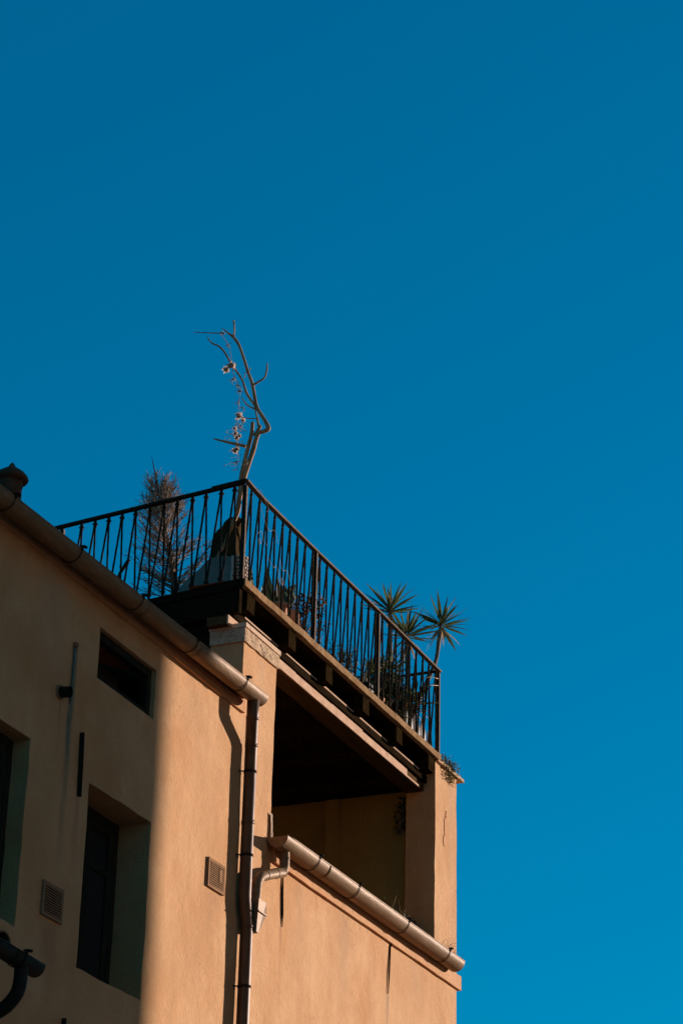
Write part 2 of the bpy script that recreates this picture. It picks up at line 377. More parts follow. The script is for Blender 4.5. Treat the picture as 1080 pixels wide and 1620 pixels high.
def front(i, j):
    x, z = xs[i], zs[j]
    n1 = noise.noise(Vector((x*1.3, z*1.3, 3.1)))*.007+noise.noise(Vector((x*4, z*4, 8.)))*.003
    jx = jz = 0
    if on_edge(i, j) and z > 4.5:
        jx = noise.noise(Vector((x*3, z*7, 1.)))*.010; jz = noise.noise(Vector((x*7, z*3, 5.)))*.009
    return (x+jx, n1, z+jz)
def fv(i, j):
    if (i, j) not in vid: vid[(i, j)] = w.vert(front(i, j))
    return vid[(i, j)]
for i in range(len(xs)-1):
    for j in range(len(zs)-1):
        if not solid(i, j): continue
        w.face((fv(i, j), fv(i+1, j), fv(i+1, j+1), fv(i, j+1)), True)
        for di, dj, a, c in ((-1, 0, (i, j), (i, j+1)), (1, 0, (i+1, j+1), (i+1, j)), (0, -1, (i+1, j), (i, j)), (0, 1, (i, j+1), (i+1, j+1))):
            if solid(i+di, j+dj): continue
            if j == 0 and dj == -1: continue
            ii, jj = min(max(i+di, 0), len(xs)-2), min(max(j+dj, 0), len(zs)-2)
            h = hole_of((xs[ii]+xs[ii+1])/2, (zs[jj]+zs[jj+1])/2); d = h[4] if h else .30
            A, B = front(*a), front(*c)
            w.poly([A, (A[0], d, A[2]), (B[0], d, B[2]), B])
w.build('facade_wall', M_wall, house)

# rest of the body, loggia inside
b_ = MB()
b_.poly([(4.92, .3, 0), (4.92, 6, 0), (4.92, 6, 9.3), (4.92, .3, 9.3)]); b_.poly([(-14, .3, 0), (-14, 6, 0), (-14, 6, 8.6), (-14, .3, 8.6)])
b_.poly([(-14, 6, 0), (4.92, 6, 0), (4.92, 6, 9.3), (-14, 6, 9.3)])
b_.build('rear_wall', M_wall, house)
b_ = MB(); nx = 10
for k in range(14):            # loggia's right side wall, slightly uneven
    y0_, y1_ = .302+(2.6-.302)*k/14, .302+(2.6-.302)*(k+1)/14
    g = lambda y: 4.43+noise.noise(Vector((y*3, 1, 2)))*.01
    b_.poly([(g(y0_), y0_, 6.6), (g(y1_), y1_, 6.6), (g(y1_), y1_, 9.32), (g(y0_), y0_, 9.32)], True)
b_.poly([(.2, 2.6, 6.6), (4.5, 2.6, 6.6), (4.5, 2.6, 9.32), (.2, 2.6, 9.32)])
b_.poly([(.2, .302, 6.6), (.2, 2.6, 6.6), (.2, 2.6, 9.32), (.2, .302, 9.32)])
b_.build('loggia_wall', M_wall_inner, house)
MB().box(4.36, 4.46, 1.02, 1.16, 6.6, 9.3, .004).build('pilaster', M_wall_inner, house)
MB().poly([(.2, .3, 6.6), (4.5, .3, 6.6), (4.5, 2.6, 6.6), (.2, 2.6, 6.6)]).build('loggia_floor', M_tile, house)
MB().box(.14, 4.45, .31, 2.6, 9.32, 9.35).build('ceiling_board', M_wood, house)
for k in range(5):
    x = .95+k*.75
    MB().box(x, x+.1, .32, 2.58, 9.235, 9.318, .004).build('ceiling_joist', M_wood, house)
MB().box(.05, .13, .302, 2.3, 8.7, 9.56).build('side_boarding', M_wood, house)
MB().obox((LX(1.15)+.03, 1.15, 9.462), (.025, 0, 0), (.13*1.13, 1.13, 0), (0, 0, .103)).build('side_beam', M_wood, house)

# capital of the left pillar
def ragged_band(name, x0, x1, z0, z1, mat, proud, seg=26, amp=.012):
    b = MB(); top = []; bot = []; front_ = []
    for k in range(seg+1):
        x = x0+(x1-x0)*k/seg
        zt = z1+noise.noise(Vector((x*9, 2, z1)))*amp*.3; zb = z0+noise.noise(Vector((x*11, 7, z0)))*amp
        y = -proud+noise.noise(Vector((x*14, z0, 1)))*.004
        top.append((x, y, zt)); bot.append((x, y, zb))
    for k in range(seg):
        b.poly([bot[k], bot[k+1], top[k+1], top[k]])
        b.poly([bot[k], (bot[k][0], .0, bot[k][2]), (bot[k+1][0], 0, bot[k+1][2]), bot[k+1]])
        b.poly([top[k], top[k+1], (top[k+1][0], 0, top[k+1][2]), (top[k][0], 0, top[k][2])])
    for e in (0, seg): b.poly([bot[e], top[e], (top[e][0], .0, top[e][2]), (bot[e][0], 0, bot[e][2])])
    return b
b = ragged_band('c', -.015, .66, 9.125, 9.243, M_cap, .016)
b.box(-.017, .0, -.014, .305, 9.125, 9.243, .003); b.box(.641, .66, .002, .30, 9.128, 9.24, .003)
cap = b.build('capital', M_cap, house)
b = MB(); b.box(-.024, .662, -.026, .31, 9.246, 9.285, .002); b.build('capital_slab', M_cap_top, cap)
random.seed(3)
for k in range(14):           # flaked plaster scars on the capital band
    x = random.uniform(.01, .63); z = random.uniform(9.14, 9.215); s = random.uniform(.008, .022)
    pts = [(x+s*(1.9 if a % 2 else 1.1)*math.cos(a*math.pi/4), -.0190, z+s*.38*math.sin(a*math.pi/4)*random.uniform(.6, 1.3)) for a in range(8)]
    b = MB(); n0 = [b.vert(p) for p in pts]; n1 = [b.vert((p[0], -.008, p[2])) for p in pts]
    b.face(n0)
    for a in range(8): b.face((n0[a], n0[(a+1) % 8], n1[(a+1) % 8], n1[a]))
    b.build('plaster_flake', M_chip, cap)

# beams and joists carrying the terrace
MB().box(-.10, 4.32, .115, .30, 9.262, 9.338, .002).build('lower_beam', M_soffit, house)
b = MB(); x = -.10
random.seed(5)
ztops = [9.338, 9.338, 9.332, 9.336, 9.328, 9.330, 9.322]
cuts = [-.10, .70, 1.25, 2.05, 2.75, 3.35, 3.86, 4.18]
for k in range(7):
    zb = 9.256 if k < 6 else 9.256
    zt = ztops[k] if k < 6 else 9.275
    b.box(cuts[k], cuts[k+1], .102, .1145, zb, zt, .0012)
b.build('beam_facing', M_plaster_strip, house)
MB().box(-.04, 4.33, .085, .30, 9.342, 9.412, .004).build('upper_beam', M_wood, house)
JX = [.03+.822*k for k in range(6)]
for k, x in enumerate(JX):
    MB().box(x, x+.145, .0+random.uniform(-.004, .004), 2.2, 9.418+random.uniform(-.006, .006), 9.568, .003).build('joist', M_joist, house)
for k in range(5):
    MB().box(JX[k]+.15, JX[k+1]-.005, .088, .12, 9.414, 9.430, .0015).build('mortar_strip', M_plaster_strip, house)
    MB().box(JX[k]+.15, JX[k+1]-.005, .42, .45, 9.414, 9.567).build('infill_board', M_wood, house)
b = MB(); n_ = 40
def lipy(x): return -.032+noise.noise(Vector((x*5, 0, 4)))*.006
def lipz(x): return noise.noise(Vector((x*2.3, 6, 4)))*.006
for k in range(n_):
    x0_, x1_ = -.088+4.498*k/n_, -.088+4.498*(k+1)/n_
    q = lambda x, z: (x, lipy(x), z+lipz(x))
    b.poly([q(x0_, 9.585), q(x1_, 9.585), q(x1_, 9.648), q(x0_, 9.648)])
    b.poly([q(x0_, 9.648), q(x1_, 9.648), (x1_, .5, 9.648), (x0_, .5, 9.648)])
    b.poly([q(x0_, 9.585), (x0_, .012, 9.58), (x1_, .012, 9.58), q(x1_, 9.585)])
b.poly([(-.088, -.032, 9.585), (-.088, -.032, 9.648), (-.088, .012, 9.648), (-.088, .012, 9.58)]); b.poly([(4.41, -.032, 9.585), (4.41, .012, 9.58), (4.41, .5, 9.648), (4.41, -.032, 9.648)])
b.build('terrace_edge', M_lip, house)
b = MB(); P8 = [b.vert(p) for p in [(x, y, z) for z in (9.573, 9.640) for x, y in ((LX(.014), .014), (4.41, .014), (4.41, 2.3), (LX(2.3), 2.3))]]
for q_ in ((3, 2, 1, 0), (4, 5, 6, 7), (0, 1, 5, 4), (1, 2, 6, 5), (2, 3, 7, 6), (3, 0, 4, 7)): b.face([P8[i] for i in q_])
b.build('terrace_slab', M_wood, house)
MB().obox((LX(1.15)-.004, 1.15, 9.607), (.008, 0, 0), (.13*1.165, 1.165, 0), (0, 0, .038)).build('side_fascia', M_wood, house)

# right pillar top slab with a torn corner
b = MB(); b.box(4.345, 5.05, -.03, .30, 9.57, 9.605, .004); b.build('pillar_cap', M_cap, house)
# faint flaked scar on the right pillar
b = MB()
for (cx_, cz_, sx_, sz_) in ((4.60, 8.98, .035, .11), (4.575, 8.83, .03, .06), (4.63, 9.11, .02, .04)):
    pts = [(cx_+sx_*math.cos(a*.628)*random.uniform(.6, 1.2), -.0065, cz_+sz_*math.sin(a*.628)*random.uniform(.8, 1.1)) for a in range(10)]
    n0 = [b.vert(p) for p in pts]; n1 = [b.vert((p[0], .0, p[2])) for p in pts]; b.face(n0)
    for a in range(10): b.face((n0[a], n0[(a+1) % 10], n1[(a+1) % 10], n1[a]))
b.build('plaster_scar', M_band, house)

# string mouldings
def band(x0, x1, z0, z1, d):
    b = MB(); n = int((x1-x0)/.12)
    for k in range(n):
        a0, a1 = x0+(x1-x0)*k/n, x0+(x1-x0)*(k+1)/n
        yy = lambda x: -d+noise.noise(Vector((x*6, z0, 0)))*.004
        zz = lambda x: z0+noise.noise(Vector((x*4, z0, 9)))*.006
        b.poly([(a0, yy(a0), zz(a0)), (a1, yy(a1), zz(a1)), (a1, yy(a1), z1), (a0, yy(a0), z1)], True)
        b.poly([(a0, yy(a0), zz(a0)), (a0, .01, zz(a0)), (a1, .01, zz(a1)), (a1, yy(a1), zz(a1))])
        b.poly([(a0, yy(a0), z1), (a1, yy(a1), z1), (a1, .01, z1), (a0, .01, z1)])
    b.poly([(x1, -d, z0), (x1, .01, z0), (x1, .01, z1), (x1, -d, z1)]); b.poly([(x0, -d, z0), (x0, .01, z0), (x0, .01, z1), (x0, -d, z1)])
    return b
band(-14, .022, 8.507, 8.60, .026).build('eave_moulding', M_band, house)
band(.68, 4.985, 7.462, 7.598, .03).build('parapet_moulding', M_band, house)
b = MB(); b.box(4.925, 4.985, .012, .3, 7.462, 7.597); b.build('moulding_return', M_band, house)

# ------------------------------------------------------------------ gutters
def gutter(x0, x1, y, zf, r, mat, parent, seams=(), name='gutter', capL=True, capR=True):
    b = MB(); seg = 18
    def arc(x, rr, z): return [(x, y-rr*math.cos(math.pi*k/seg), z-rr*math.sin(math.pi*k/seg)) for k in range(seg+1)]
    brk = [x0]+[x0+(x1-x0)*i/24 for i in range(1, 24)]+[x1]
    for i in range(len(brk)-1):
        for rr, flip in ((r, 0), (r-.004, 1)):
            A = [b.vert(p) for p in arc(brk[i], rr, zf(brk[i]))]; B = [b.vert(p) for p in arc(brk[i+1], rr, zf(brk[i+1]))]
            for k in range(seg): b.face((A[k], A[k+1], B[k+1], B[k]) if not flip else (A[k], B[k], B[k+1], A[k+1]), True)
    for x, on in ((x0, capL), (x1, capR)):
        if on:
            b.poly(arc(x, r-.001, zf(x)))
            b.poly([(p[0]+(.006 if x == x0 else -.006), p[1], p[2]) for p in arc(x, r-.001, zf(x))])
    b.tube([(x, y-r+.004, zf(x)+.004) for x in brk], .0085, 8); b.tube([(x, y+r-.004, zf(x)+.004) for x in brk], .005, 6)
    g = b.build(name, mat, parent)
    for sx in seams:
        s = MB(); A = [s.vert(p) for p in arc(sx, r+.0010, zf(sx))]; B = [s.vert(p) for p in arc(sx+.045, r+.0010, zf(sx+.045))]
        A0 = [s.vert(p) for p in arc(sx, r-.001, zf(sx))]
        for k in range(seg): s.face((A[k], A[k+1], B[k+1], B[k]), True); s.face((A[k], A0[k], A0[k+1], A[k+1]))
        s.build('seam_band', mat, g)
    return g
def bracket(g, x, y, z, r, mat=None):
    b = MB(); rr = r+.005; seg = 20
    b.tube([(x, y-rr*math.cos(math.pi*k/seg), z-rr*math.sin(math.pi*k/seg)) for k in range(seg+1)], .0034, 6)
    b.build('strap', mat or M_black, g)
    c = MB(); c.obox((x, y-r-.003, z+.014), (.012, 0, 0), (0, .007, 0), (0, 0, .016)); c.obox((x+.022, y-r-.012, z+.028), (.022, 0, .003), (0, .009, 0), (-.001, 0, .008))
    c.obox((x-.018, y-r-.004, z+.022), (.014, 0, .004), (0, .005, 0), (0, 0, .005))
    c.build('strap_clip', mat or M_black, g)
Z1 = lambda x: 8.634+.017*x
g1 = gutter(-14, .045, -.14, Z1, .08, M_gutter, house, seams=(-9, -5.2, -2.05, -1.18))
for x in (-.36, -1.25, -2.15, -3.08, -4.0, -5, -6, -7, -8): bracket(g1, x, -.14, Z1(x), .08)
Z2 = lambda x: 7.634+.002*x
g2 = gutter(.57, 4.64, -.10, Z2, .092, M_gutter, house, seams=(1.42,))
for x in (1.21, 2.06, 3.21, 4.24): bracket(g2, x, -.10, Z2(x), .092)

# ------------------------------------------------------------------ downpipes
def ring(b, c, d, r, w=.012):
    c = Vector(c); d = Vector(d).normalized()*w/2; b.tube([c-d, c+d], r, 16); return b
p1 = [(-.07, -.14, 8.60), (-.07, -.14, 8.44), (-.055, -.13, 8.40), (.058, -.075, 8.27), (.08, -.066, 8.22), (.078, -.066, 7.9), (.075, -.066, 7.02), (.082, -.066, 6.96), (.122, -.066, 6.84), (.13, -.066, 6.78), (.13, -.066, 4), (.13, -.066, .2)]
b = MB(); b.tube(p1, .050, 20)
pipe1 = b.build('downpipe', M_pipe, house)
for c, d in (((-.06, -.134, 8.42), (.1, .1, -1)), ((.074, -.07, 8.245), (.1, .1, -1)), ((.13, -.066, 6.775), (0, 0, 1)), ((.076, -.066, 7.6), (0, 0, 1))):
    b = MB(); ring(b, c, d,   .053, .03); b.build('pipe_joint', M_pipe, pipe1)
for z, x in ((8.02, .079), (7.33, .076), (6.3, .13), (5.2, .13)):
    b = MB(); ring(b, (x, -.066, z), (0, 0, 1),   .053, .022); b.tube([(x-.03, -.04, z), (x-.07, 0.01, z)], .006, 6); b.obox((x-.055, -.066, z), (.014, 0, 0), (0, .006, 0), (0, 0, .008))
    b.build('pipe_clip', M_iron, pipe1)
# hopper where the second pipe joins
b = MB(); out_ = [(.150, 7.0), (.285, 6.995), (.292, 6.90), (.20, 6.735), (.165, 6.74)]
f0 = [b.vert((x, -.155+.02*(z < 6.8), z)) for x, z in out_]; f1 = [b.vert((x, -.02, z)) for x, z in out_]; b.face(f0); b.face(f1[::-1])
for k in range(5): b.face((f0[k], f0[(k+1) % 5], f1[(k+1) % 5], f1[k]))
b.obox((.22, -.088, 6.90), (.074, 0, -.002), (0, .071, 0), (0, 0, .005))
b.build('junction_funnel', M_gutter, pipe1)
p2 = smooth_path([(.73, -.09, 7.56), (.735, -.09, 7.50), (.735, -.09, 7.43), (.70, -.09, 7.375), (.62, -.09, 7.345), (.50, -.09, 7.30), (.38, -.09, 7.255), (.29, -.09, 7.215), (.245, -.088, 7.16), (.238, -.086, 7.10), (.235, -.08, 6.95), (.23, -.078, 6.90)], 4)
pipe2 = MB().tube(p2, .042, 20).build('downpipe', M_gutter, house)
for c, d in (((.70, -.09, 7.375), (-1, 0, -1)), ((.57, -.09, 7.326), (-1, 0, -.35)), ((.385, -.09, 7.257), (-1, 0, -.35)), ((.735, -.09, 7.50), (0, 0, 1))):
    b = MB(); ring(b, c, d, .0445, .016); b.build('pipe_joint', M_gutter, pipe2)
# torn flashing beside the gutter's left end
b = MB(); b.poly([(.60, -.012, 7.86), (.642, -.014, 7.85), (.64, -.02, 7.72), (.655, -.03, 7.60), (.61, -.02, 7.62), (.615, -.016, 7.75)])
b.poly([(.642, -.014, 7.85), (.66, .02, 7.86), (.66, .03, 7.60), (.655, -.03, 7.60), (.64, -.02, 7.72)]); b.build('flashing_strip', M_chip, house)

# ------------------------------------------------------------------ roof over the left part
b = MB(); s_ = .34
b.poly([(-14.2, -.10, 8.62), (-.02, -.10, 8.62), (-.02, 3.2, 8.62+3.3*s_), (-14.2, 3.2, 8.62+3.3*s_)])
b.poly([(-14.2, -.10, 8.605), (-14.2, 0.05, 8.625), (-.02, .05, 8.625), (-.02, -.10, 8.605)]); b.poly([(-14.2, -.10, 8.62), (-14.2, -.10, 8.605), (-.02, -.10, 8.605), (-.02, -.10, 8.62)])
b.poly([(-14.2, 3.2, 8.62+3.3*s_), (-.02, 3.2, 8.62+3.3*s_), (-.02, 6.2, 8.7), (-14.2, 6.2, 8.7)])
roof = b.build('roof', M_tile, house)
tm = MB()
segs = 8
for rr in (.085, .072):
    A = [(rr*math.cos(math.pi*k/segs), 0, rr*.75*math.sin(math.pi*k/segs)) for k in range(segs+1)]
    for k in range(segs): tm.poly([A[k], A[k+1], (A[k+1][0]*.85, .42, A[k+1][2]*.85+.42*s_), (A[k][0]*.85, .42, A[k][2]*.85+.42*s_)], True)
for k in range(segs):
    a0, a1 = math.pi*k/segs, math.pi*(k+1)/segs
    tm.poly([(.072*math.cos(a0), 0, .054*math.sin(a0)), (.085*math.cos(a0), 0, .064*math.sin(a0)), (.085*math.cos(a1), 0, .064*math.sin(a1)), (.072*math.cos(a1), 0, .054*math.sin(a1))])
tile = tm.build('tile', M_tile, roof)
for k in range(56):
    for row in range(3):
        if k == 0 and row == 0: o = tile
        else: o = tile.copy(); COL.objects.link(o); o.parent = roof
        o.location = (-.16-.2*k+random.uniform(-.008, .008), -.11+.36*row+random.uniform(-.01, .01), 8.612+(-.03+.36*row)*s_+random.uniform(-.004, .004))
        o.rotation_euler = (0, 0, random.uniform(-.03, .03))
# chimney pot
cp = MB().lathe((-2.93, .5, 8.76), [(.12, 0), (.12, .03), (.092, .04), (.084, .48), (.09, .50), (.09, .56)], 24).build('chimney_pot', M_chim, house)
MB().lathe((-2.93, .5, 9.32), [(.02, -.045), (.118, -.018), (.128, 0), (.12, .02), (.095, .05), (.055, .078), (.028, .098), (.018, .118), (.006, .135)], 24).build('chimney_cap', M_chim, cp)

# ------------------------------------------------------------------ windows
def window(x0, x1, z0, z1, d, kind):
    t = .06; yy = d
    f = MB()
    f.box(x0-.02, x0+t, yy-.05, yy, z0-.02, z1+.02); f.box(x1-t, x1+.02, yy-.05, yy, z0-.02, z1+.02)
    f.box(x0+t, x1-t, yy-.05, yy, z0-.02, z0+t); f.box(x0+t, x1-t, yy-.05, yy, z1-t, z1+.02)
    r_ = f.build('window', M_frame, house)
    if kind == 'low':
        MB().box(x0+t, x1-t, yy+.2, yy+.22, z0-.1, z1-t).build('unlit_room_sheet', M_unlit, r_); return  # dark sheet in place of the unlit room
    xm = (x0+x1)/2
    for a, c in ((x0+t+.003, xm-.012), (xm+.012, x1-t-.003)):
        s = MB(); u = .065
        s.box(a, a+u, yy-.045, yy-.01, z0+t, z1-t); s.box(c-u, c, yy-.045, yy-.01, z0+t, z1-t)
        s.box(a+u, c-u, yy-.045, yy-.01, z0+t, z0+t+u); s.box(a+u, c-u, yy-.045, yy-.01, z1-t-u, z1-t)
        zc = z0+(z1-z0)*.68; s.box(a+u, c-u, yy-.045, yy-.01, zc, zc+.045)
        s.build('sash', M_frame, r_)
        MB().box(a+u, c-u, yy-.028, yy-.02, z0+t+u, zc).build('pane', M_glass, r_)
        MB().box(a+u, c-u, yy-.028, yy-.02, zc+.045, z1-t-u).build('pane', M_glass, r_)
    MB().poly([(x0-.1, yy+.02, z0-.1), (x1+.1, yy+.02, z0-.1), (x1+.1, yy+.02, z1+.1), (x0-.1, yy+.02, z1+.1)]).build('unlit_room_sheet', M_unlit, r_)  # room darkness as a dark sheet behind the sashes
for h in HOLES: window(*h, 'low' if h[3]-h[2] < .6 else 'tall')
# open shutter folded back inside the second window, and its hook
sh = MB(); sh.box(-2.30, -2.262, .06, .36, 5.86, 7.06, .002)
for k in range(10): sh.box(-2.262, -2.25, .09, .33, 5.93+k*.11, 6.0+k*.11, .001)
sh.build('folded_shutter', M_frame, house)
MB().tube([(-2.20, .10, 7.14), (-2.20, .10, 7.09), (-2.17, .11, 7.075)], .008, 6).build('shutter_hook', M_black, house)

# ------------------------------------------------------------------ wall fittings
def vent(x0, x1, z0, z1, mat, damaged=False):
    f = MB(); t = .022; y = -.018
    f.box(x0, x0+t, y, .004, z0, z1); f.box(x1-t, x1, y, .004, z0, z1); f.box(x0+t, x1-t, y, .004, z0, z0+t); f.box(x0+t, x1-t, y, .004, z1-t, z1)
    r_ = f.build('wall_vent', mat, house)
    MB().poly([(x0+t, -.0125, z0+t), (x1-t, -.0125, z0+t), (x1-t, -.0125, z1-t), (x0+t, -.0125, z1-t)]).build('slat_gap_shade', M_gap_shade, r_)  # flat black sheet in place of a shaded hollow behind the slats
    n = 11; s0 = None
    for k in range(n):
        z = z0+t+(z1-z0-2*t)*(k+.5)/n
        s = MB(); s.obox(((x0+x1)/2, -.0165, z), ((x1-x0)/2-t, 0, 0), (0, .003, .001), (0, .0005, -.0040)); s.build('slat', mat, r_)
    if damaged:
        s = MB(); s.obox((x0+(x1-x0)*.70, -.0225, z0+(z1-z0)*.58), (.022, 0, 0), (0, .0012, 0), (0, 0, .05)); s.build('torn_flap', mat, r_)
vent(-.472, -.182, 6.937, 7.165, M_vent, True)
vent(-2.89, -2.615, 6.052, 6.286, M_vent)
# stub of a pipe with green stain, small nub above it
b = MB(); b.tube([(-2.86, .01, 7.628), (-2.86, -.015, 7.628)], .052, 18); s = b.build('pipe_stub', M_vent, house)
b = MB(); b.tube([(-2.86, -.012, 7.628), (-2.86, -.085, 7.62)], .040, 18, caps=False); b.tube([(-2.86, -.02, 7.628), (-2.86, -.084, 7.62)], .034, 18, caps=False); b.build('pipe_mouth', M_iron, s)
MB().poly([(-2.89, -.03, 7.60), (-2.83, -.03, 7.60), (-2.83, -.03, 7.655), (-2.89, -.03, 7.655)]).build('stub_dark_plate', M_unlit, s)  # dark plate stands for the shaded inside of the stub
MB().lathe((-2.70, .004, 8.04), [(.024, 0), (.024, -.02), (.012, -.035)], 10, axis='y').build('cable_nub', M_vent, house)
MB().tube([(-2.705, -.007, 8.03), (-2.703, -.008, 7.85), (-2.712, -.006, 7.6)], .006, 6).build('cable_end', simple('patina_cable', (.14, .20, .16), (.10, .14, .11)), house)
def anchor(pts, r):
    b = MB(); b.tube(pts, r, 8, lump=.3); b.build('wall_anchor', M_black, house)
anchor([(-2.523, -.012, 7.447), (-2.515, -.014, 7.22), (-2.502, -.012, 6.99)], .017)
anchor([(-2.487, -.012, 5.447), (-2.48, -.014, 5.2), (-2.47, -.012, 5.0)], .017)
anchor([(.898, -.006, 7.455), (.898, -.008, 7.30), (.91, -.008, 7.1), (.918, -.006, 6.99)], [.004, .008, .009, .003])
anchor([(3.25, -.006, 7.455), (3.226, -.008, 7.43), (3.212, -.008, 7.2), (3.198, -.006, 7.0)], [.013, .007, .008, .004])

# tiled door canopy low on the left with a gutter coloured near black for shade
cano = empty('canopy', (-5.5, 0, 5.4), 'dark tiled canopy low on the left wall, its gutter ending in a curved outlet pipe', 'canopy')
Z3 = lambda x: 5.43-.045*(x+3.8)
g3 = gutter(-8.0, -3.76, -.52, Z3, .066, M_gutter_shade, cano, seams=(-4.1,), name='gutter')
bracket(g3, -4.0, -.52, Z3(-4.0), .066)
MB().tube(smooth_path([(-3.93, -.52, 5.39), (-3.93, -.52, 5.30), (-3.93, -.50, 5.22), (-3.93, -.42, 5.14), (-3.93, -.30, 5.10), (-3.93, -.15, 5.08), (-3.93, .01, 5.08)], 5), .043, 18).build('outlet_pipe', M_gutter_shade, cano)
b = MB(); b.poly([(-8, -.50, 5.62), (-4.15, -.50, 5.46), (-4.15, .0, 5.62), (-8, .0, 5.78)]); b.poly([(-8, -.50, 5.58), (-8, 0, 5.58), (-4.15, 0, 5.42), (-4.15, -.50, 5.42)])
b.poly([(-4.15, -.50, 5.46), (-4.15, -.50, 5.42), (-4.15, 0, 5.42), (-4.15, 0, 5.62)]); b.build('canopy_board', M_wood, cano)
for k in range(14):
    o = tile.copy(); COL.objects.link(o); o.parent = cano
    x = -4.16-.2*k; o.location = (x+5.5-.06, -.56, Z3(x)+.02-5.4); o.name = 'tile'
b = MB(); b.lathe((-4.2, -.30, 5.18), [(.03, 0), (.06, .03), (.055, .10), (.075, .14), (.05, .22)], 10, lump=.3); b.build('corbel', M_wood, cano)

# ------------------------------------------------------------------ railing
rail = empty('railing', (0, 0, 9.65), 'black iron railing of zigzag rods round the roof terrace', 'railing')
ZB, ZT = 9.672, 10.505
X_END = 4.40
def rz(x): return ZT+.010*x/4.4
b = MB(); pts = [(-.10, -.004, ZT+.036), (.06, -.004, ZT+.022), (.25, -.004, ZT+.012), (1.4, -.004, ZT+.012), (2.83, -.004, ZT+.024), (X_END+.03, -.004, ZT+.022)]
for i in range(len(pts)-1):
    a, c = Vector(pts[i]), Vector(pts[i+1]); b.obox((a+c)/2, (c-a)/2, (0, .022, 0), (0, 0, .0085))
b.build('handrail', M_iron_lit, rail)  # front rail in the lighter iron, coloured as if sunlit
b = MB(); b.obox((LX(.985)-.004, .985, ZT+.026), (.022, 0, 0), (.13*.965, .965, 0), (0, 0, .011)); b.obox((LX(.16)-.004, .16, ZT+.040), (.024, 0, 0), (.022, .17, 0), (0, 0, .008)); b.build('handrail', M_iron, rail)
b = MB(); b.obox((X_END, .985, ZT+.02), (.02, 0, 0), (0, .965, 0), (0, 0, .008)); b.build('handrail', M_iron, rail)
for (x, y) in ((-.08, .012), (1.36, 0), (2.82, 0), (4.385, 0), (LX(1.88), 1.88), (4.385, 1.88)):
    b = MB(); b.obox((x, y, (9.65+ZT)/2), (.013, 0, 0), (0, .016, 0), (0, 0, (ZT-9.65)/2)); po = b.build('post', M_iron, rail)
    b = MB(); b.obox((x, y-.019, (9.65+ZT)/2), (.012, 0, 0), (0, .0025, 0), (0, 0, (ZT-9.66)/2)); b.build('lit_face_strip', M_iron_lit, po)  # paler strip stands for the sunlit face of the post
def baluster(p_top, p_bot, p_prev, cs=1.0):
    """V of two twisted rods hanging from one top knot"""
    r_ = .0088; t = Vector(p_top); w1, w2 = Vector(p_bot), Vector(p_prev)
    b = MB()
    for q in (w1, w2):
        n = 12; d = (q-t); side = Vector((0, 0, 1)).cross(d); side = side.normalized() if side.length > 1e-4 else Vector((1, 0, 0))
        b.tube([t+d*k/n+side*(.0006 if k % 2 else -.0006) for k in range(n+1)], [r_*(1.06 if k % 2 else .94) for k in range(n+1)], 6)
    o = b.build('baluster', M_iron, rail)
    top_ = [(.005, -.03), (.017, -.018), (.012, -.008), (.026, .004), (.016, .016), (.012, .05)]
    bot_ = [(.010, -.02), (.016, .004), (.024, .018), (.012, .03), (.015, .042), (.006, .055)]
    c = MB(); c.lathe(t+Vector((0, 0, -.045)), [(a*cs, h) for a, h in top_], 8); c.build('collar', M_iron, o)
    c = MB(); c.lathe(w1, [(a*cs, h) for a, h in bot_], 8); c.build('collar', M_iron, o)
random.seed(11)
for a, c in ((-.08, 1.36), (1.36, 2.82), (2.82, 4.385)):
    n = 9; st = (c-a)/n
    for k in range(n):
        xt = a+st*(k+.62)+random.uniform(-.006, .006); xb = a+st*(k+.75)+random.uniform(-.01, .01)
        baluster((xt, 0, rz(xt)-.005), (xb, 0, ZB), (xb-st*.92, 0, ZB), .62)
for k in range(12):
    yt = .105+k*.143+random.uniform(-.006, .006); yb = .07+k*.143+random.uniform(-.008, .008)
    baluster((LX(yt), yt, ZT+.012), (LX(yb), yb, ZB), (LX(yb+.135), yb+.135, ZB))
for k in range(11):
    yt = .1+k*.15
    baluster((4.385, yt, ZT+.005), (4.385, yt-.04, ZB), (4.385, yt+.1, ZB))

# ------------------------------------------------------------------ driftwood and garland
drift = empty('driftwood', (.12, .34, 9.65), 'bare bleached driftwood branch standing tall at the railing corner', 'driftwood')
def limb(name, pts, seg=10, parent=drift, mat=M_branch, lump=.16, n=4, jit=.0009, x=.12):
    P = [(x+(p[3] if len(p) > 3 else 0), p[0], p[1], p[2]) for p in pts]
    S = smooth_path(P, n)
    S = [(a+random.uniform(-jit, jit), b_+random.uniform(-jit, jit)*.6, c+random.uniform(-jit, jit)*.6, max(.0012, r_)) for a, b_, c, r_ in S]
    m_ = MB(); m_.tube([s[:3] for s in S], [s[3]*1.1 for s in S], seg, lump=lump)
    return m_.build(name, mat, parent)
limb('trunk', [(.344, 9.65, .012), (.344, 9.959, .0118), (.285, 10.079, .0138), (.233, 10.216, .0158), (.172, 10.38, .0185), (.154, 10.546, .021), (.128, 10.696, .0215), (.057, 10.914, .0196), (.013, 11.084, .0177), (-.048, 11.104, .0159), (-.083, 11.129, .0185), (-.032, 11.233, .015), (.029, 11.34, .015), (.059, 11.452, .0132), (.085, 11.575, .0136), (.133, 11.713, .0114), (.175, 11.841, .0114), (.229, 11.993, .0110), (.292, 12.093, .0115), (.342, 12.142, .0077), (.409, 12.211, .0022)])
limb('branch', [(.287, 12.103, .0067), (.286, 12.18, .0063), (.3, 12.266, .0043)])
limb('branch', [(.287, 12.10, .0038, -.005), (.278, 12.168, .0034, -.02), (.273, 12.246, .0019, -.03)])
limb('branch', [(.374, 12.149, .0048), (.525, 12.182, .0043), (.683, 12.222, .003)])
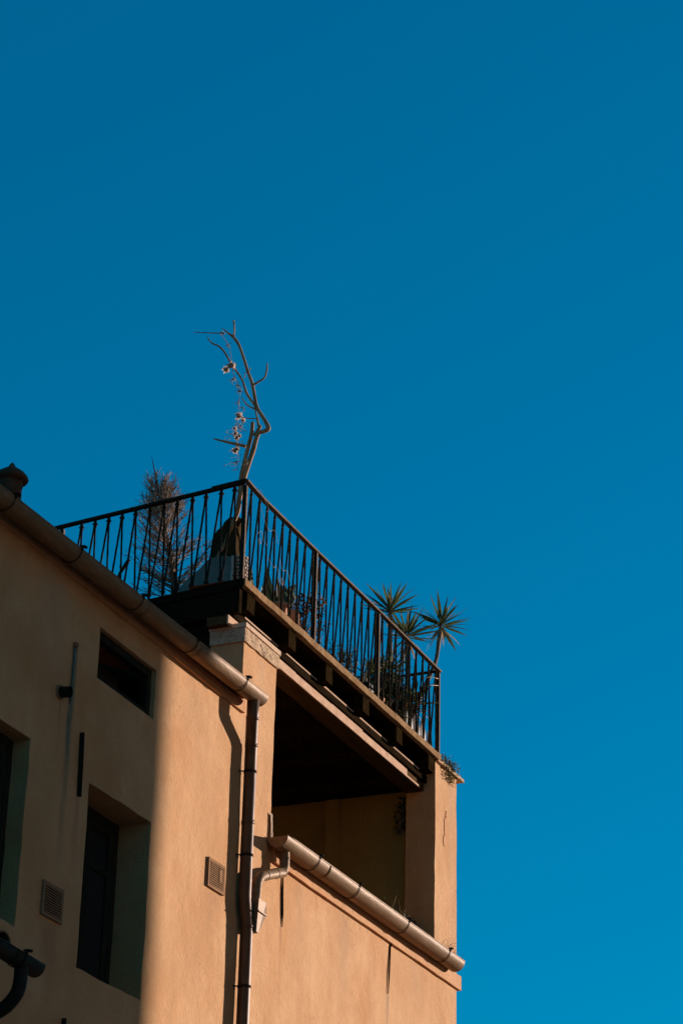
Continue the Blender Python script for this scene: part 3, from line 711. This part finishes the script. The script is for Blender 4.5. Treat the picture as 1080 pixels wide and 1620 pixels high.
limb('branch', [(.05, 11.365, .0094), (.123, 11.486, .0094, -.02), (.171, 11.624, .0081, -.03), (.227, 11.721, .0081, -.03), (.296, 11.832, .0076, -.03), (.342, 11.917, .0077, -.03), (.41, 12.007, .0067, -.03), (.481, 12.054, .0058, -.03), (.533, 12.125, .0034, -.03)])
limb('branch', [(.08, 11.574, .0100), (.014, 11.604, .0076), (-.027, 11.629, .0071), (-.045, 11.69, .0066), (-.047, 11.765, .0042)])
limb('branch', [(.16, 10.55, .012, -.01), (.14, 10.699, .0167, -.02), (.099, 10.931, .0158, -.02), (.064, 11.082, .0159, -.02), (.059, 11.197, .0141, -.02)])
limb('branch', [(.111, 10.976, .0131, -.02), (.237, 11.024, .0110, -.03), (.411, 11.093, .0055, -.04)])
limb('branch', [(.023, 11.328, .0075), (.075, 11.343, .0066, -.02), (.129, 11.391, .0057, -.03), (.163, 11.451, .0028, -.04)])
limb('branch', [(.005, 11.145, .0110), (.036, 11.278, .0066), (.056, 11.366, .0056)])
limb('branch', [(.009, 11.236, .0045), (.071, 11.231, .0040, -.03), (.164, 11.249, .0028, -.06)])
limb('branch', [(.05, 11.08, .0150), (.02, 11.11, .015), (-.02, 11.157, .0122, -.02)])
limb('branch', [(.133, 11.713, .004), (.115, 11.735, .0035), (.108, 11.75, .003)])
limb('branch', [(.12, 11.70, .0035), (.16, 11.71, .003), (.165, 11.66, .003)])
limb('branch', [(.12, 11.50, .003, -.03), (.17, 11.50, .002, -.05), (.22, 11.515, .0015, -.06)])

gar = empty('garland', (.06, .25, 10.8), 'garland of dried flower husks and raffia curls hanging from the driftwood branch', 'garland')
random.seed(21)
st_ = [(.383, 12.13), (.34, 12.05), (.303, 11.986), (.275, 11.839), (.241, 11.68), (.189, 11.563), (.175, 11.496), (.181, 11.39), (.175, 11.261), (.191, 11.158), (.181, 11.051), (.17, 10.923), (.155, 10.816), (.165, 10.74)]
for q in range(2):
    MB().tube([(.07-.01*q, y+.012*q*math.sin(i*1.7), z) for i, (y, z) in enumerate(st_)], .0016, 5).build('string', M_string, gar)
def husk(y, z, r_, x=.05):
    b = MB(); n = 13
    for ringk, (ra, tilt) in enumerate(((1.0, .1), (.95, .5), (.75, .9), (.5, 1.25))):
        for k in range(n+ringk):
            a = 2*math.pi*(k+.5*ringk)/(n+ringk)+random.uniform(-.15, .15)
            d = Vector((0, math.cos(a), math.sin(a))); o_ = Vector((-1, 0, 0)); sd = d.cross(o_)
            L_ = r_*ra*random.uniform(.55, 1.15); tilt += random.uniform(-.25, .25); c0 = Vector((x, y, z))
            tip = c0+d*L_*math.cos(tilt)+o_*L_*math.sin(tilt); mid = c0+d*L_*.55*math.cos(tilt*.6)+o_*L_*.55*math.sin(tilt*1.2)
            ww = L_*random.uniform(.10, .22)
            b.poly([c0-sd*ww*.25, c0+sd*ww*.25, mid+sd*ww], True); b.poly([c0-sd*ww*.25, mid+sd*ww, mid-sd*ww], True)
            b.poly([mid-sd*ww, mid+sd*ww, tip+sd*ww*.3-o_*.004], True); b.poly([mid-sd*ww, tip+sd*ww*.3-o_*.004, tip-sd*ww*.2], True)
    b.lathe((x, y, z), [(r_*.35, .01), (r_*.4, 0), (r_*.3, -.012), (r_*.1, -.02)], 10, axis='x', lump=.5)
    b.build('husk', M_shell, gar)
for y, z, r_ in [(.255, 11.759, .046), (.31, 11.735, .034), (.17, 11.255, .036), (.179, 10.925, .038), (.171, 11.04, .028), (.201, 11.139, .022), (.121, 11.198, .024), (.19, 11.09, .022), (.152, 11.06, .02)]: husk(y, z, r_*1.22)
for y, z in [(.378, 12.111), (.302, 11.969), (.244, 11.616), (.189, 11.557), (.17, 11.489), (.181, 11.39), (.126, 11.326), (.214, 11.078), (.166, 10.818), (.16, 11.13), (.2, 11.0), (.22, 11.62), (.13, 11.15)]:
    b = MB()
    for k in range(5):
        a = random.uniform(0, 6.28); L_ = random.uniform(.02, .045)
        p = Vector((.05, y, z)); q = p+Vector((random.uniform(-.02, .02), math.cos(a)*L_, math.sin(a)*L_)); h_ = (p+q)/2+Vector((-.01, random.uniform(-.01, .01), random.uniform(-.01, .01)))
        b.tube([p, h_, q], [.0042, .0035, .0015], 5)
    b.build('raffia_knot', M_string, gar)
for y, z, r_ in [(.278, 10.796, .024), (.093, 10.795, .036), (.246, 11.115, .03), (.116, 11.102, .03), (.182, 10.738, .022), (.21, 10.80, .026), (.26, 11.05, .022), (.14, 10.99, .03), (.22, 10.93, .032), (.12, 10.87, .026), (.17, 11.18, .03), (.20, 10.86, .02)]:
    n = 16; e = random.uniform(.6, 1.0); ph = random.uniform(0, 6.28); sp = random.uniform(.6, 1.4)
    pts = [(.045+.02*math.sin(ph+k*.3), y+r_*math.cos(ph+sp*2*math.pi*k/n)*(1-.02*k), z+r_*e*math.sin(ph+sp*2*math.pi*k/n)*(1-.02*k)) for k in range(n+1)]
    MB().tube(pts, .0018, 4).build('raffia_curl', M_string, gar)
# a second string that drapes over the front rail
drape = empty('raffia_drape', (.3, -.03, 10.3), 'thin pale raffia strands tangled over the front railing beside its corner post', 'raffia strands')
for pts in ([(.06, .03, 10.56), (.13, -.03, 10.55), (.20, -.035, 10.50), (.30, -.03, 10.46), (.26, -.03, 10.40)], [(.13, -.03, 10.42), (.22, -.04, 10.30), (.33, -.03, 10.26), (.42, -.04, 10.30), (.52, -.03, 10.22)],
            [(.09, -.03, 10.12), (.16, -.04, 10.18), (.22, -.03, 10.13), (.28, -.04, 10.10)], [(.56, -.03, 10.10), (.62, -.03, 10.02), (.72, -.03, 10.05), (.78, -.03, 9.98)], [(.30, -.03, 10.02), (.42, -.04, 9.96), (.50, -.03, 10.0), (.60, -.03, 9.92)]):
    MB().tube(smooth_path([tuple(p) for p in pts], 5), .0016, 4).build('strand', M_string, drape)
for (x, z, r_) in ((.15, 10.085, .022), (.16, 10.08, .013), (.62, 9.91, .028), (.62, 9.905, .018)):
    MB().tube([(x+r_*math.cos(k*.42), -.032, z+r_*math.sin(k*.42)) for k in range(16)], .0018, 4).build('curl', M_string, drape)

# ------------------------------------------------------------------ things in the railing corner
def extrude_yz(pts, x0, x1, mat, name, parent=None, **kw):
    b = MB(); A = [b.vert((x0, y, z)) for y, z in pts]; B = [b.vert((x1, y, z)) for y, z in pts]
    b.face(A); b.face(B[::-1])
    for k in range(len(pts)):
        k2 = (k+1) % len(pts); b.face((A[k], B[k], B[k2], A[k2]))
    return b.build(name, mat, parent, **kw)
wed = empty('sheet_cover', (.12, .4, 9.65), 'grey sheet sloping down over a low box in the railing corner', 'cover')
extrude_yz([(.70, 9.652), (.68, 9.74), (.60, 9.815), (.493, 9.889), (.44, 9.945), (.403, 9.968), (.309, 9.982), (.181, 9.955), (.182, 9.652)], .10, .40, M_grey, 'sheet', wed)
extrude_yz([(.192, 9.654), (.192, 9.963), (.172, 9.957), (.172, 9.654)], .085, .42, M_shell_lit_edge, 'lit_edge_board', wed)  # pale slab stands for the sheet's sunlit right edge
stump = empty('wrapped_stump', (.3, .3, 9.65), 'dark brown fibre wrapped stump with lumpy top behind the corner balusters', 'stump')
def lumpy(name, pts, x0, x1, mat, parent, amp=.02):
    b = MB(); n = 5; L = []
    for s in range(n+1):
        t = s/n; x = x0+(x1-x0)*t; k_ = .82+.18*math.sin(math.pi*t)
        cy_ = sum(p[0] for p in pts)/len(pts); cz_ = min(p[1] for p in pts)
        L.append([b.vert((x, cy_+(y-cy_)*k_+random.uniform(-1, 1)*amp*.3, cz_+(z-cz_)*(.9+.1*math.sin(math.pi*t)))) for y, z in pts])
    for s in range(n):
        for k in range(len(pts)):
            k2 = (k+1) % len(pts); b.face((L[s][k], L[s+1][k], L[s+1][k2], L[s][k2]), True)
    b.face(L[0]); b.face(L[-1][::-1]); return b.build(name, mat, parent)
lumpy('wrapping', [(.43, 9.66), (.438, 10.02), (.442, 10.20), (.432, 10.265), (.394, 10.325), (.336, 10.345), (.315, 10.40), (.29, 10.42), (.252, 10.415), (.235, 10.36), (.235, 10.1), (.24, 9.66)], .17, .42, M_burlap, stump)
lumpy('wrapping', [(.25, 9.66), (.262, 10.05), (.263, 10.18), (.235, 10.305), (.20, 10.27), (.178, 10.17), (.17, 9.96), (.175, 9.66)], .12, .28, M_burlap, stump)
b = MB(); b.lathe((.22, .215, 10.33), [(.02, -.03), (.036, -.01), (.036, .02), (.018, .042)], 10, lump=.4); b.build('knob', M_burlap, stump)
kp = empty('shell_pot', (.16, .15, 9.65), 'small pale pot covered with rows of shells beside the corner post', 'pot')
MB().lathe((.16, .145, 9.652), [(.04, 0), (.052, .12), (.056, .25), (.05, .30)], 14).build('pot', M_burlap, kp)
for r0 in range(9):
    b = MB()
    for k in range(11):
        a = k*math.tau/11+r0*.3; z = 9.69+r0*.033
        b.lathe((.16+.055*math.cos(a), .145+.055*math.sin(a), z), [(.006, -.012), (.016, -.005), (.016, .006), (.006, .013)], 5)
    b.build('shell_row', M_shell_lit_edge, kp)

# ------------------------------------------------------------------ dead conifer
con = empty('dead_conifer', (.4, .88, 9.65), 'dried out conifer with bare twigs behind the left run of the railing', 'dead shrub')
random.seed(31)
tr = [(.4, .85, 9.65, .036), (.4, .866, 9.844, .032), (.4, .925, 10.187, .024), (.4, 1.0, 10.466, .0155), (.4, 1.053, 10.69, .0095), (.4, 1.091, 10.86, .0075), (.395, 1.13, 11.03, .0055), (.39, 1.172, 11.2, .002)]
T = smooth_path(tr, 6); MB().tube([t[:3] for t in T], [t[3] for t in T], 9, lump=.4).build('trunk', M_ctrunk, con)
def tpos(z):
    for i in range(len(T)-1):
        if T[i][2] <= z <= T[i+1][2]:
            k = (z-T[i][2])/(T[i+1][2]-T[i][2]+1e-9); return Vector(T[i][:3]).lerp(Vector(T[i+1][:3]), k)
    return Vector(T[-1][:3])
for k in range(195):
    u = random.random()**.85; z = 9.72+u*1.10
    p = tpos(z); a = random.uniform(0, math.tau)
    hr = (z-9.72)/1.1
    L_ = (.47 if hr < .5 else .47-.56*(hr-.5))*random.uniform(.5, 1.1)
    if hr > .8: L_ = random.uniform(.13, .25)
    up = .05+.95*hr+random.uniform(-.15, .35)
    d = Vector((math.cos(a), math.sin(a)+(.22 if hr < .6 else 0), up)).normalized()
    n = 6; pts = [p]; q = p.copy()
    for i in range(n):
        d = (d+Vector((random.uniform(-.09, .09), random.uniform(-.09, .09), .07+random.uniform(-.05, .08)))).normalized(); q = q+d*L_/n; pts.append(q.copy())
    b = MB(); b.tube(pts, [.0060*(1-.62*i/n) for i in range(n+1)], 4, caps=False, smooth=False)
    for i in range(15):
        t = random.uniform(.3, 1)*n; i0 = min(int(t), n-1); s = pts[i0].lerp(pts[i0+1], t-i0)
        dd = (pts[i0+1]-pts[i0]).normalized(); rv = Vector((random.gauss(0, 1), random.gauss(0, 1), random.gauss(0, 1))); rv = (rv-dd*rv.dot(dd)).normalized()
        e = s+(dd*.95+rv*.6).normalized()*random.uniform(.03, .09)
        b.tube([s, (s+e)/2+rv*.003, e], [.0029, .0024, .0016], 3, caps=False, smooth=False)
    b.build('branch', M_twig, con)
st2 = empty('broken_stake', (.25, 1.32, 9.65), 'short dark broken stake leaning at the left foot of the dead conifer', 'stake')
MB().tube([(.22, 1.42, 9.66), (.2, 1.305, 10.019), (.2, 1.25, 10.10), (.2, 1.223, 10.138)], [.014, .013, .017, .014], 8, lump=.5).build('stake', M_ctrunk, st2)
MB().tube([(.2, 1.29, 10.04), (.21, 1.32, 10.09)], [.006, .004], 6).build('snag', M_ctrunk, st2)

# ------------------------------------------------------------------ leaves
def leaf_mesh(name, mat, wid=.055, bend=.12, fold=.35, n=6, base=.6, peak=.35):
    """blade along +z, 1 m long, folded, drooping along +x"""
    b = MB(); rows = []
    for i in range(n+1):
        t = i/n
        w_ = wid*(base+(1-base)*min(1, t/peak))*(1-max(0, (t-peak)/(1-peak))**1.4)+.001
        c = Vector((bend*t*t, 0, t-.18*bend*t*t)); rows.append([b.vert(c+Vector((fold*w_, -w_, 0))), b.vert(c), b.vert(c+Vector((fold*w_, w_, 0)))])
    for i in range(n):
        for k in (0, 1): b.face((rows[i][k], rows[i][k+1], rows[i+1][k+1], rows[i+1][k]), True)
    me = bpy.data.meshes.new(name); me.from_pydata(b.v, [], b.f); me.polygons.foreach_set('use_smooth', b.sm); me.materials.append(mat); return me
LY = [leaf_mesh('yucca_blade', M_leaf, .052, .06), leaf_mesh('yucca_blade', M_leaf, .058, .16), leaf_mesh('yucca_blade', M_leaf, .048, .0)]
LD = [leaf_mesh('dry_blade', M_dry, .04, .25), leaf_mesh('dry_blade', M_dry, .035, .5)]
LA = [leaf_mesh('agave_blade', M_agave, .14, .15, .35, 7, .7, .4), leaf_mesh('agave_blade', M_agave, .12, .3, .3, 7, .7, .4)]
LPN = leaf_mesh('slim_blade', M_aloe, .05, .1, .4, 6, .8, .3)
LP = [leaf_mesh('aloe_blade', M_aloe, .12, .15, .4, 6, .8, .3)]
def put_leaf(parent, me, base, direction, length, roll=None):
    d = Vector(direction).normalized()
    o = bpy.data.objects.new('leaf', me); COL.objects.link(o); o.parent = parent
    o.location = Vector(base)-world_loc(parent)
    # droop axis (+x of blade) turned to point downward
    dn = Vector((0, 0, -1)); xax = dn-d*dn.dot(d)
    if xax.length < .05: xax = Vector((1, 0, 0))-d*d.x
    xax.normalize(); yax = d.cross(xax)
    m3 = Matrix((xax, yax, d)).transposed()
    if roll: m3 = m3 @ Matrix.Rotation(roll, 3, 'Z')
    o.rotation_euler = m3.to_euler(); o.scale = (length, length, length)
    return o
def rosette(parent, c, n, L_, lo=-.35, hi=1.0, meshes=LY*2+[LD[0]], tilt=(0, 0, 0), spread=1.0, rad=.02):
    for k in range(n):
        a = k*2.39996+random.uniform(-.3, .3); s = lo+(hi-lo)*(k/n)**.8
        e = math.asin(max(-.98, min(.98, s)))
        d = Vector((math.cos(a)*math.cos(e)*spread, math.sin(a)*math.cos(e)*spread, math.sin(e)))+Vector(tilt)
        d.normalize()
        put_leaf(parent, random.choice(meshes), Vector(c)+d*rad+Vector((0, 0, (k/n-.5)*.05)), d, L_*random.uniform(.8, 1.08)*(1 if s < .7 else .85), random.uniform(-.4, .4))
def yucca(base, path, radii, head, n, L_, label, dry=10, tilt=(0, 0, 0), pot=True):
    y = empty('yucca', base, label, 'yucca', 'yuccas at the right end of the terrace')
    S = smooth_path([(*p, r_) for p, r_ in zip(path, radii)], 5)
    MB().tube([s[:3] for s in S], [s[3] for s in S], 10, lump=.25).build('trunk', M_trunk, y)
    rosette(y, head, n, L_, tilt=tilt)
    for k in range(dry):
        a = random.uniform(0, math.tau); put_leaf(y, random.choice(LD), Vector(head)+Vector((0, 0, -.05)), (math.cos(a), math.sin(a), random.uniform(-1.3, -.2)), L_*random.uniform(.5, .85))
    return y
random.seed(44)
yucca((4.1, .25, 9.65), [(4.1, .25, 9.65), (4.22, .2, 10.03), (4.50, .12, 10.55), (4.60, .10, 10.75), (4.70, .11, 11.02), (4.78, .12, 11.20)], [.03, .026, .022, .02, .02, .018], (4.79, .12, 11.20), 38, .35,
      'tallest yucca, its bare trunk leaning out past the right end of the railing', 16, (.05, -.02, .05))
yucca((3.80, .3, 9.65), [(3.85, .3, 9.65), (3.88, .3, 10.2), (3.86, .3, 10.8), (3.85, .3, 11.02)], [.03, .026, .022, .02], (3.85, .3, 11.0), 34, .34, 'yucca with upright green head, leftmost of the three heads above the railing', 5, (-.02, 0, .25))
yucca((4.06, .2, 9.65), [(4.06, .2, 9.65), (4.08, .2, 10.3), (4.05, .2, 10.80)], [.03, .024, .02], (4.05, .2, 10.80), 34, .34, 'yucca whose head sits just behind the handrail between the two others', 16, (.1, -.05, .12))
lower = [((3.55, .35), 10.18, .24, 'low bushy yucca behind the railing, leftmost of the low ones'), ((3.80, .30), 10.32, .24, 'low yucca behind the balusters under the leftmost tall head'), ((4.02, .30), 10.10, .22, 'low yucca pressed between two taller trunks'),
         ((4.15, .45), 10.38, .25, 'low yucca behind the balusters under the middle tall head'), ((4.28, .22), 10.16, .24, 'low yucca in front of the leaning trunk foot'), ((3.70, .6), 10.0, .24, 'lowest yucca, deep behind the balusters near the third post')]
for (x, y_), z, L_, lab in lower:
    q = empty('yucca', (x, y_, 9.65), lab, 'yucca', 'yuccas at the right end of the terrace')
    MB().tube([(x, y_, 9.65), (x+.01, y_, (9.65+z)/2), (x, y_, z)], [.026, .022, .02], 8, lump=.3).build('trunk', M_trunk, q)
    rosette(q, (x, y_, z), 40, L_*1.15, lo=-.7)
    for k in range(8):
        a = random.uniform(0, math.tau); put_leaf(q, random.choice(LD), (x, y_, z-.06), (math.cos(a), math.sin(a), random.uniform(-1, .2)), L_*.8)

# pots
def pot(c, r_, h, mat, name='flower_pot', parent=None):
    b = MB(); b.lathe(c, [(r_*.7, 0), (r_*.92, h*.8), (r_*.92, h*.82), (r_*1.06, h*.83), (r_*1.06, h), (r_*.92, h), (r_*.9, h*.93)], 20); return b.build(name, mat, parent)
# agave in a terracotta pot
ag = empty('agave', (.60, .2, 9.65), 'dark broad leaved agave between the corner post and the terracotta pot', 'agave')
pot((.60, .3, 9.652), .10, .12, M_darkpot, 'pot', ag)
for (bx, bz, dx, dy, dz, L_, r_) in ((.52, 9.70, -.75, .0, .72, .34, 1.3), (.50, 9.68, -.5, .0, .5, .26, 1.4), (.85, 9.70, .10, 0, 1, .60, 1.5), (.80, 9.70, -.08, .05, 1, .42, 1.3), (.95, 9.76, .55, .05, .8, .50, 1.4), (.62, 9.68, .0, .1, .6, .24, 1.2), (.72, 9.68, -.4, 0, .7, .26, 1.4), (.98, 9.78, .35, 0, .85, .40, 1.5)):
    put_leaf(ag, random.choice(LA), (bx, .18, bz), (dx, dy, dz), L_, r_)
tp = empty('potted_aloe', (.97, .22, 9.65), 'pale pointed aloe in a lit terracotta pot near the first inner post', 'potted plant')
pot((.95, .15, 9.652), .095, .20, M_pot, 'pot', tp)
for (dx, dy, dz, L_) in ((.85, .0, .9, .60), (.75, -.1, 1, .52), (1.0, .1, .7, .46), (.3, .1, 1, .40), (-.4, .1, .9, .30), (.5, 0, 1.1, .36), (1.1, -.1, .9, .50)):
    put_leaf(tp, random.choice(LP+LA[:1]), (1.02, .15, 9.84), (dx, dy, dz), L_, random.uniform(1.0, 1.6))
MB().lathe((1.10, .09, 9.652), [(.05, 0), (.065, .06), (.065, .17), (.055, .19)], 16).build('small_pot', M_pot, tp)

def small_plant(name, label, cat, c, r_, h, n, mats, leaf=.02, stems=12, potr=0, potmat=None, poth=.12, group=None, floor=9.652, sx=1.0):
    o = empty(name, (c[0], c[1], floor), label, cat, group)
    z0 = floor
    if potr: pot((c[0], c[1], floor), potr, poth, potmat, 'pot', o); z0 = floor+poth*.9
    b = MB(); ends = []
    for k in range(stems):
        a = random.uniform(0, math.tau); rr = r_*random.random()**.6
        e = Vector((c[0]+math.cos(a)*rr*sx, c[1]+math.sin(a)*rr, z0+h*random.uniform(.45, 1))); s = Vector((c[0]+random.uniform(-.02, .02), c[1], z0))
        m_ = (s+e)/2+Vector((random.uniform(-.03, .03), random.uniform(-.03, .03), .02)); b.tube([s, m_, e], [.004, .003, .0015], 4, caps=False); ends.append((s, m_, e))
    b.build('stem', M_twig, o)
    for mat, frac in mats:
        b = MB()
        for k in range(int(n*frac*1.7)):
            s, m_, e = random.choice(ends); t = random.uniform(.35, 1.05); p = m_.lerp(e, t)+Vector([random.gauss(0, .018) for _ in range(3)])
            u = Vector([random.gauss(0, 1) for _ in range(3)]).normalized(); v = u.orthogonal().normalized(); L_ = leaf*random.uniform(.6, 1.3)
            b.poly([p-u*L_, p+v*L_*.55, p+u*L_, p-v*L_*.55])
        b.build('foliage', mat, o, kind='stuff')
    return o
random.seed(52)
small_plant('geranium', 'reddish leaved geranium around the first inner railing post', 'plant', (1.52, .18), .22, .46, 260, ((M_red, .6), (M_bush, .4)), .027, 20, .10, M_darkpot)
small_plant('geranium', 'sparse leggy geranium with a few red leaves right of the first inner post', 'plant', (1.86, .22), .18, .34, 150, ((M_red, .35), (M_bush, .65)), .018, 14, .09, M_darkpot)
small_plant('potted_succulent', 'low succulent with pale tips in the middle bay of the railing', 'plant', (2.22, .18), .16, .20, 190, ((M_bush, .8), (M_aloe, .2)), .022, 12, .10, M_darkpot, .10)
small_plant('potted_shrub', 'thin twiggy shrub in a dark pot in the middle bay of the railing', 'plant', (2.50, .22), .17, .40, 170, ((M_bush, .9), (M_red, .1)), .015, 20, .10, M_darkpot)
small_plant('potted_shrub', 'twiggy shrub with tiny blossoms left of the tall dark planter', 'plant', (2.78, .25), .14, .30, 130, ((M_bush, .8), (M_shell, .2)), .014, 18, .11, M_darkpot, .15)
pl = empty('planter', (3.05, .25, 9.65), 'square dark planter standing in front of the third railing post', 'planter')
MB().box(2.98, 3.16, .16, .34, 9.652, 9.87, .003).build('box', simple('olive_brown_plastic', (.10, .075, .045), (.13, .10, .06), 10), pl)
MB().box(2.965, 3.175, .145, .355, 9.873, 9.90, .002).build('rim', M_darkpot, pl)
for k, (dx, dy, dz, L_) in enumerate(((.25, 0, 1, .42), (.12, .1, 1, .36), (.35, -.1, .9, .30), (-.1, 0, 1, .34), (.4, .1, 1, .40))): put_leaf(pl, LPN, (3.10+.02*k, .25, 9.86), (dx, dy, dz), L_*.9, .6+k*.4)
small_plant('potted_shrub', 'dark leafy shrub right of the square planter', 'plant', (3.32, .3), .16, .30, 260, ((M_bush, 1),), .02, 18, .10, M_darkpot)
o = empty('flower_pot', (3.02, -.005, 9.65), 'small orange terracotta pot tucked behind the third railing post foot', 'flower pot'); pot((3.03, .06, 9.652), .05, .09, M_pot, 'pot', o)
small_plant('ground_cover_plant', 'dry scrubby cushion plant on the terrace edge right of the third post', 'plant', (3.50, .08), .14, .10, 200, ((M_moss, 1),), .012, 24)
small_plant('potted_shrub', 'dense dark shrub filling the last bay behind the balusters', 'plant', (3.72, .32), .26, .50, 900, ((M_bush, .9), (M_red, .1)), .024, 24, .12, M_darkpot)
small_plant('potted_shrub', 'dark shrub with reddish tips beside the last railing post', 'plant', (4.10, .30), .24, .60, 800, ((M_bush, .8), (M_red, .2)), .022, 24, .11, M_darkpot)
# pointed pickets
pk = empty('picket_border', (4.05, .06, 9.65), 'row of small white pointed pickets at the right end of the terrace', 'picket border')
random.seed(61)
for k in range(11):
    x = 3.74+.058*k; hh = random.uniform(.15, .24)+(.03 if k % 3 == 0 else 0); w_ = .015; lean = random.uniform(-.008, .008)
    b = MB(); y0_ = .055+random.uniform(-.01, .01)
    A = [(x-w_, 9.652), (x+w_, 9.652), (x+w_*.9+lean*.6, 9.652+hh*.45), (x+lean, 9.652+hh), (x-w_*.9+lean*.6, 9.652+hh*.45)]
    f0 = [b.vert((p, y0_, z)) for p, z in A]; f1 = [b.vert((p, y0_+.012, z)) for p, z in A]; b.face(f0); b.face(f1[::-1])
    for i in range(5): b.face((f0[i], f0[(i+1) % 5], f1[(i+1) % 5], f1[i]))
    b.build('picket', M_white, pk)
# wires tying the last bay
wr = empty('tie_wire', (4.2, .02, 10.3), 'two thin rusty wires tied across the last bay of the railing', 'wire')
MB().tube([(3.95, -.012, 10.28), (4.15, -.014, 10.37), (4.40, -.012, 10.44)], .004, 5).build('wire', M_twig, wr)
MB().tube([(4.02, -.012, 10.22), (4.2, -.014, 10.30), (4.40, -.012, 10.37)], .0035, 5).build('wire', M_twig, wr)

# weeds on the pillar cap
def weed(name, label, boxes, n, mats, leaf, stems, seed):
    random.seed(seed); x0, x1, y0_, y1_, z0, z1 = boxes
    o = empty(name, ((x0+x1)/2, (y0_+y1_)/2, z0), label, 'weeds')
    b = MB()
    for k in range(stems):
        s = Vector((random.uniform(x0, x1), random.uniform(y0_, y1_), random.uniform(z0, (z0+z1)/2))); e = s+Vector((random.uniform(-.06, .08), random.uniform(-.05, .03), random.uniform(-.03, .12)))
        b.tube([s, (s+e)/2+Vector((0, 0, .015)), e], [.0022, .0016, .0008], 3, caps=False)
    b.build('stem', M_twig, o, kind='stuff')
    for mat, fr in mats:
        b = MB()
        for k in range(int(n*fr)):
            p = Vector((x0+(x1-x0)*random.betavariate(2, 2), random.uniform(y0_, y1_), z0+(z1-z0)*random.betavariate(2, 2)))
            u = Vector([random.gauss(0, 1) for _ in range(3)]).normalized(); v = u.orthogonal(); L_ = leaf*random.uniform(.5, 1.4)
            b.poly([p-u*L_, p+v*L_*.6, p+u*L_, p-v*L_*.6])
        b.build('foliage', mat, o, kind='stuff')
    return o
weed('weed_clump', 'dry brown weeds hanging over the top of the right pillar', (4.40, 4.95, -.05, .06, 9.55, 9.70), 480, ((M_moss, .75), (M_bush, .25)), .014, 46, 71)
weed('weed_clump', 'moss trailing down the front of the right pillar top', (4.50, 4.88, -.03, .0, 9.44, 9.59), 150, ((M_moss, 1),), .010, 10, 72)
weed('weed_clump', 'dark dried creeper hanging in the far corner inside the loggia', (4.34, 4.42, .32, .44, 8.85, 9.28), 160, ((M_bush, 1),), .018, 30, 73)
weed('weed_clump', 'tuft of weeds growing behind the lower gutter near its third strap', (3.25, 3.95, .04, .2, 7.62, 7.92), 320, ((M_bush, .8), (M_moss, .2)), .014, 26, 74)
weed('weed_clump', 'few twigs behind the upper gutter beside the pillar', (-.42, -.12, -.06, .0, 8.62, 8.72), 60, ((M_moss, 1),), .010, 16, 77)
# long wiry weeds at the right end of the lower gutter
wi = empty('wiry_weed', (4.4, -.08, 7.62), 'thin wiry dry stems sprouting from the right end of the lower gutter', 'weeds')
random.seed(75)
for k in range(12):
    x = random.uniform(4.2, 4.6); s = Vector((x, -.09, 7.58)); e = s+Vector((random.uniform(.05, .42), random.uniform(-.05, .02), random.uniform(.10, .24)))
    b = MB(); b.tube([s, s.lerp(e, .5)+Vector((-.03, 0, .05)), e], [.0022, .0016, .0009], 4)
    for q in range(3):
        t = random.uniform(.4, .9); p = s.lerp(e, t)+Vector((-.02, 0, .03)); b.tube([p, p+Vector((random.uniform(.0, .08), 0, random.uniform(.02, .08)))], [.0013, .0006], 3)
    b.build('stem', M_ctrunk, wi)
# window box at the loggia's right end
wb = empty('window_box', (4.05, .18, 7.6), 'reddish brown planter with dried plants on the loggia parapet beside the right pillar', 'planter')
MB().box(4.02, 4.31, .175, .295, 7.605, 7.975, .004).build('box', simple('red_brown_planter', (.10, .035, .02), (.14, .05, .03), 8), wb)
random.seed(76); b = MB()
for k in range(60):
    s = Vector((random.uniform(3.85, 4.28), random.uniform(.16, .28), 7.78+random.random()*.18)); e = s+Vector((random.uniform(-.05, .05), random.uniform(-.06, .02), random.uniform(.03, .16))); b.tube([s, e], [.0026, .0012], 4)
b.build('dried_stems', M_dry, wb, kind='stuff')
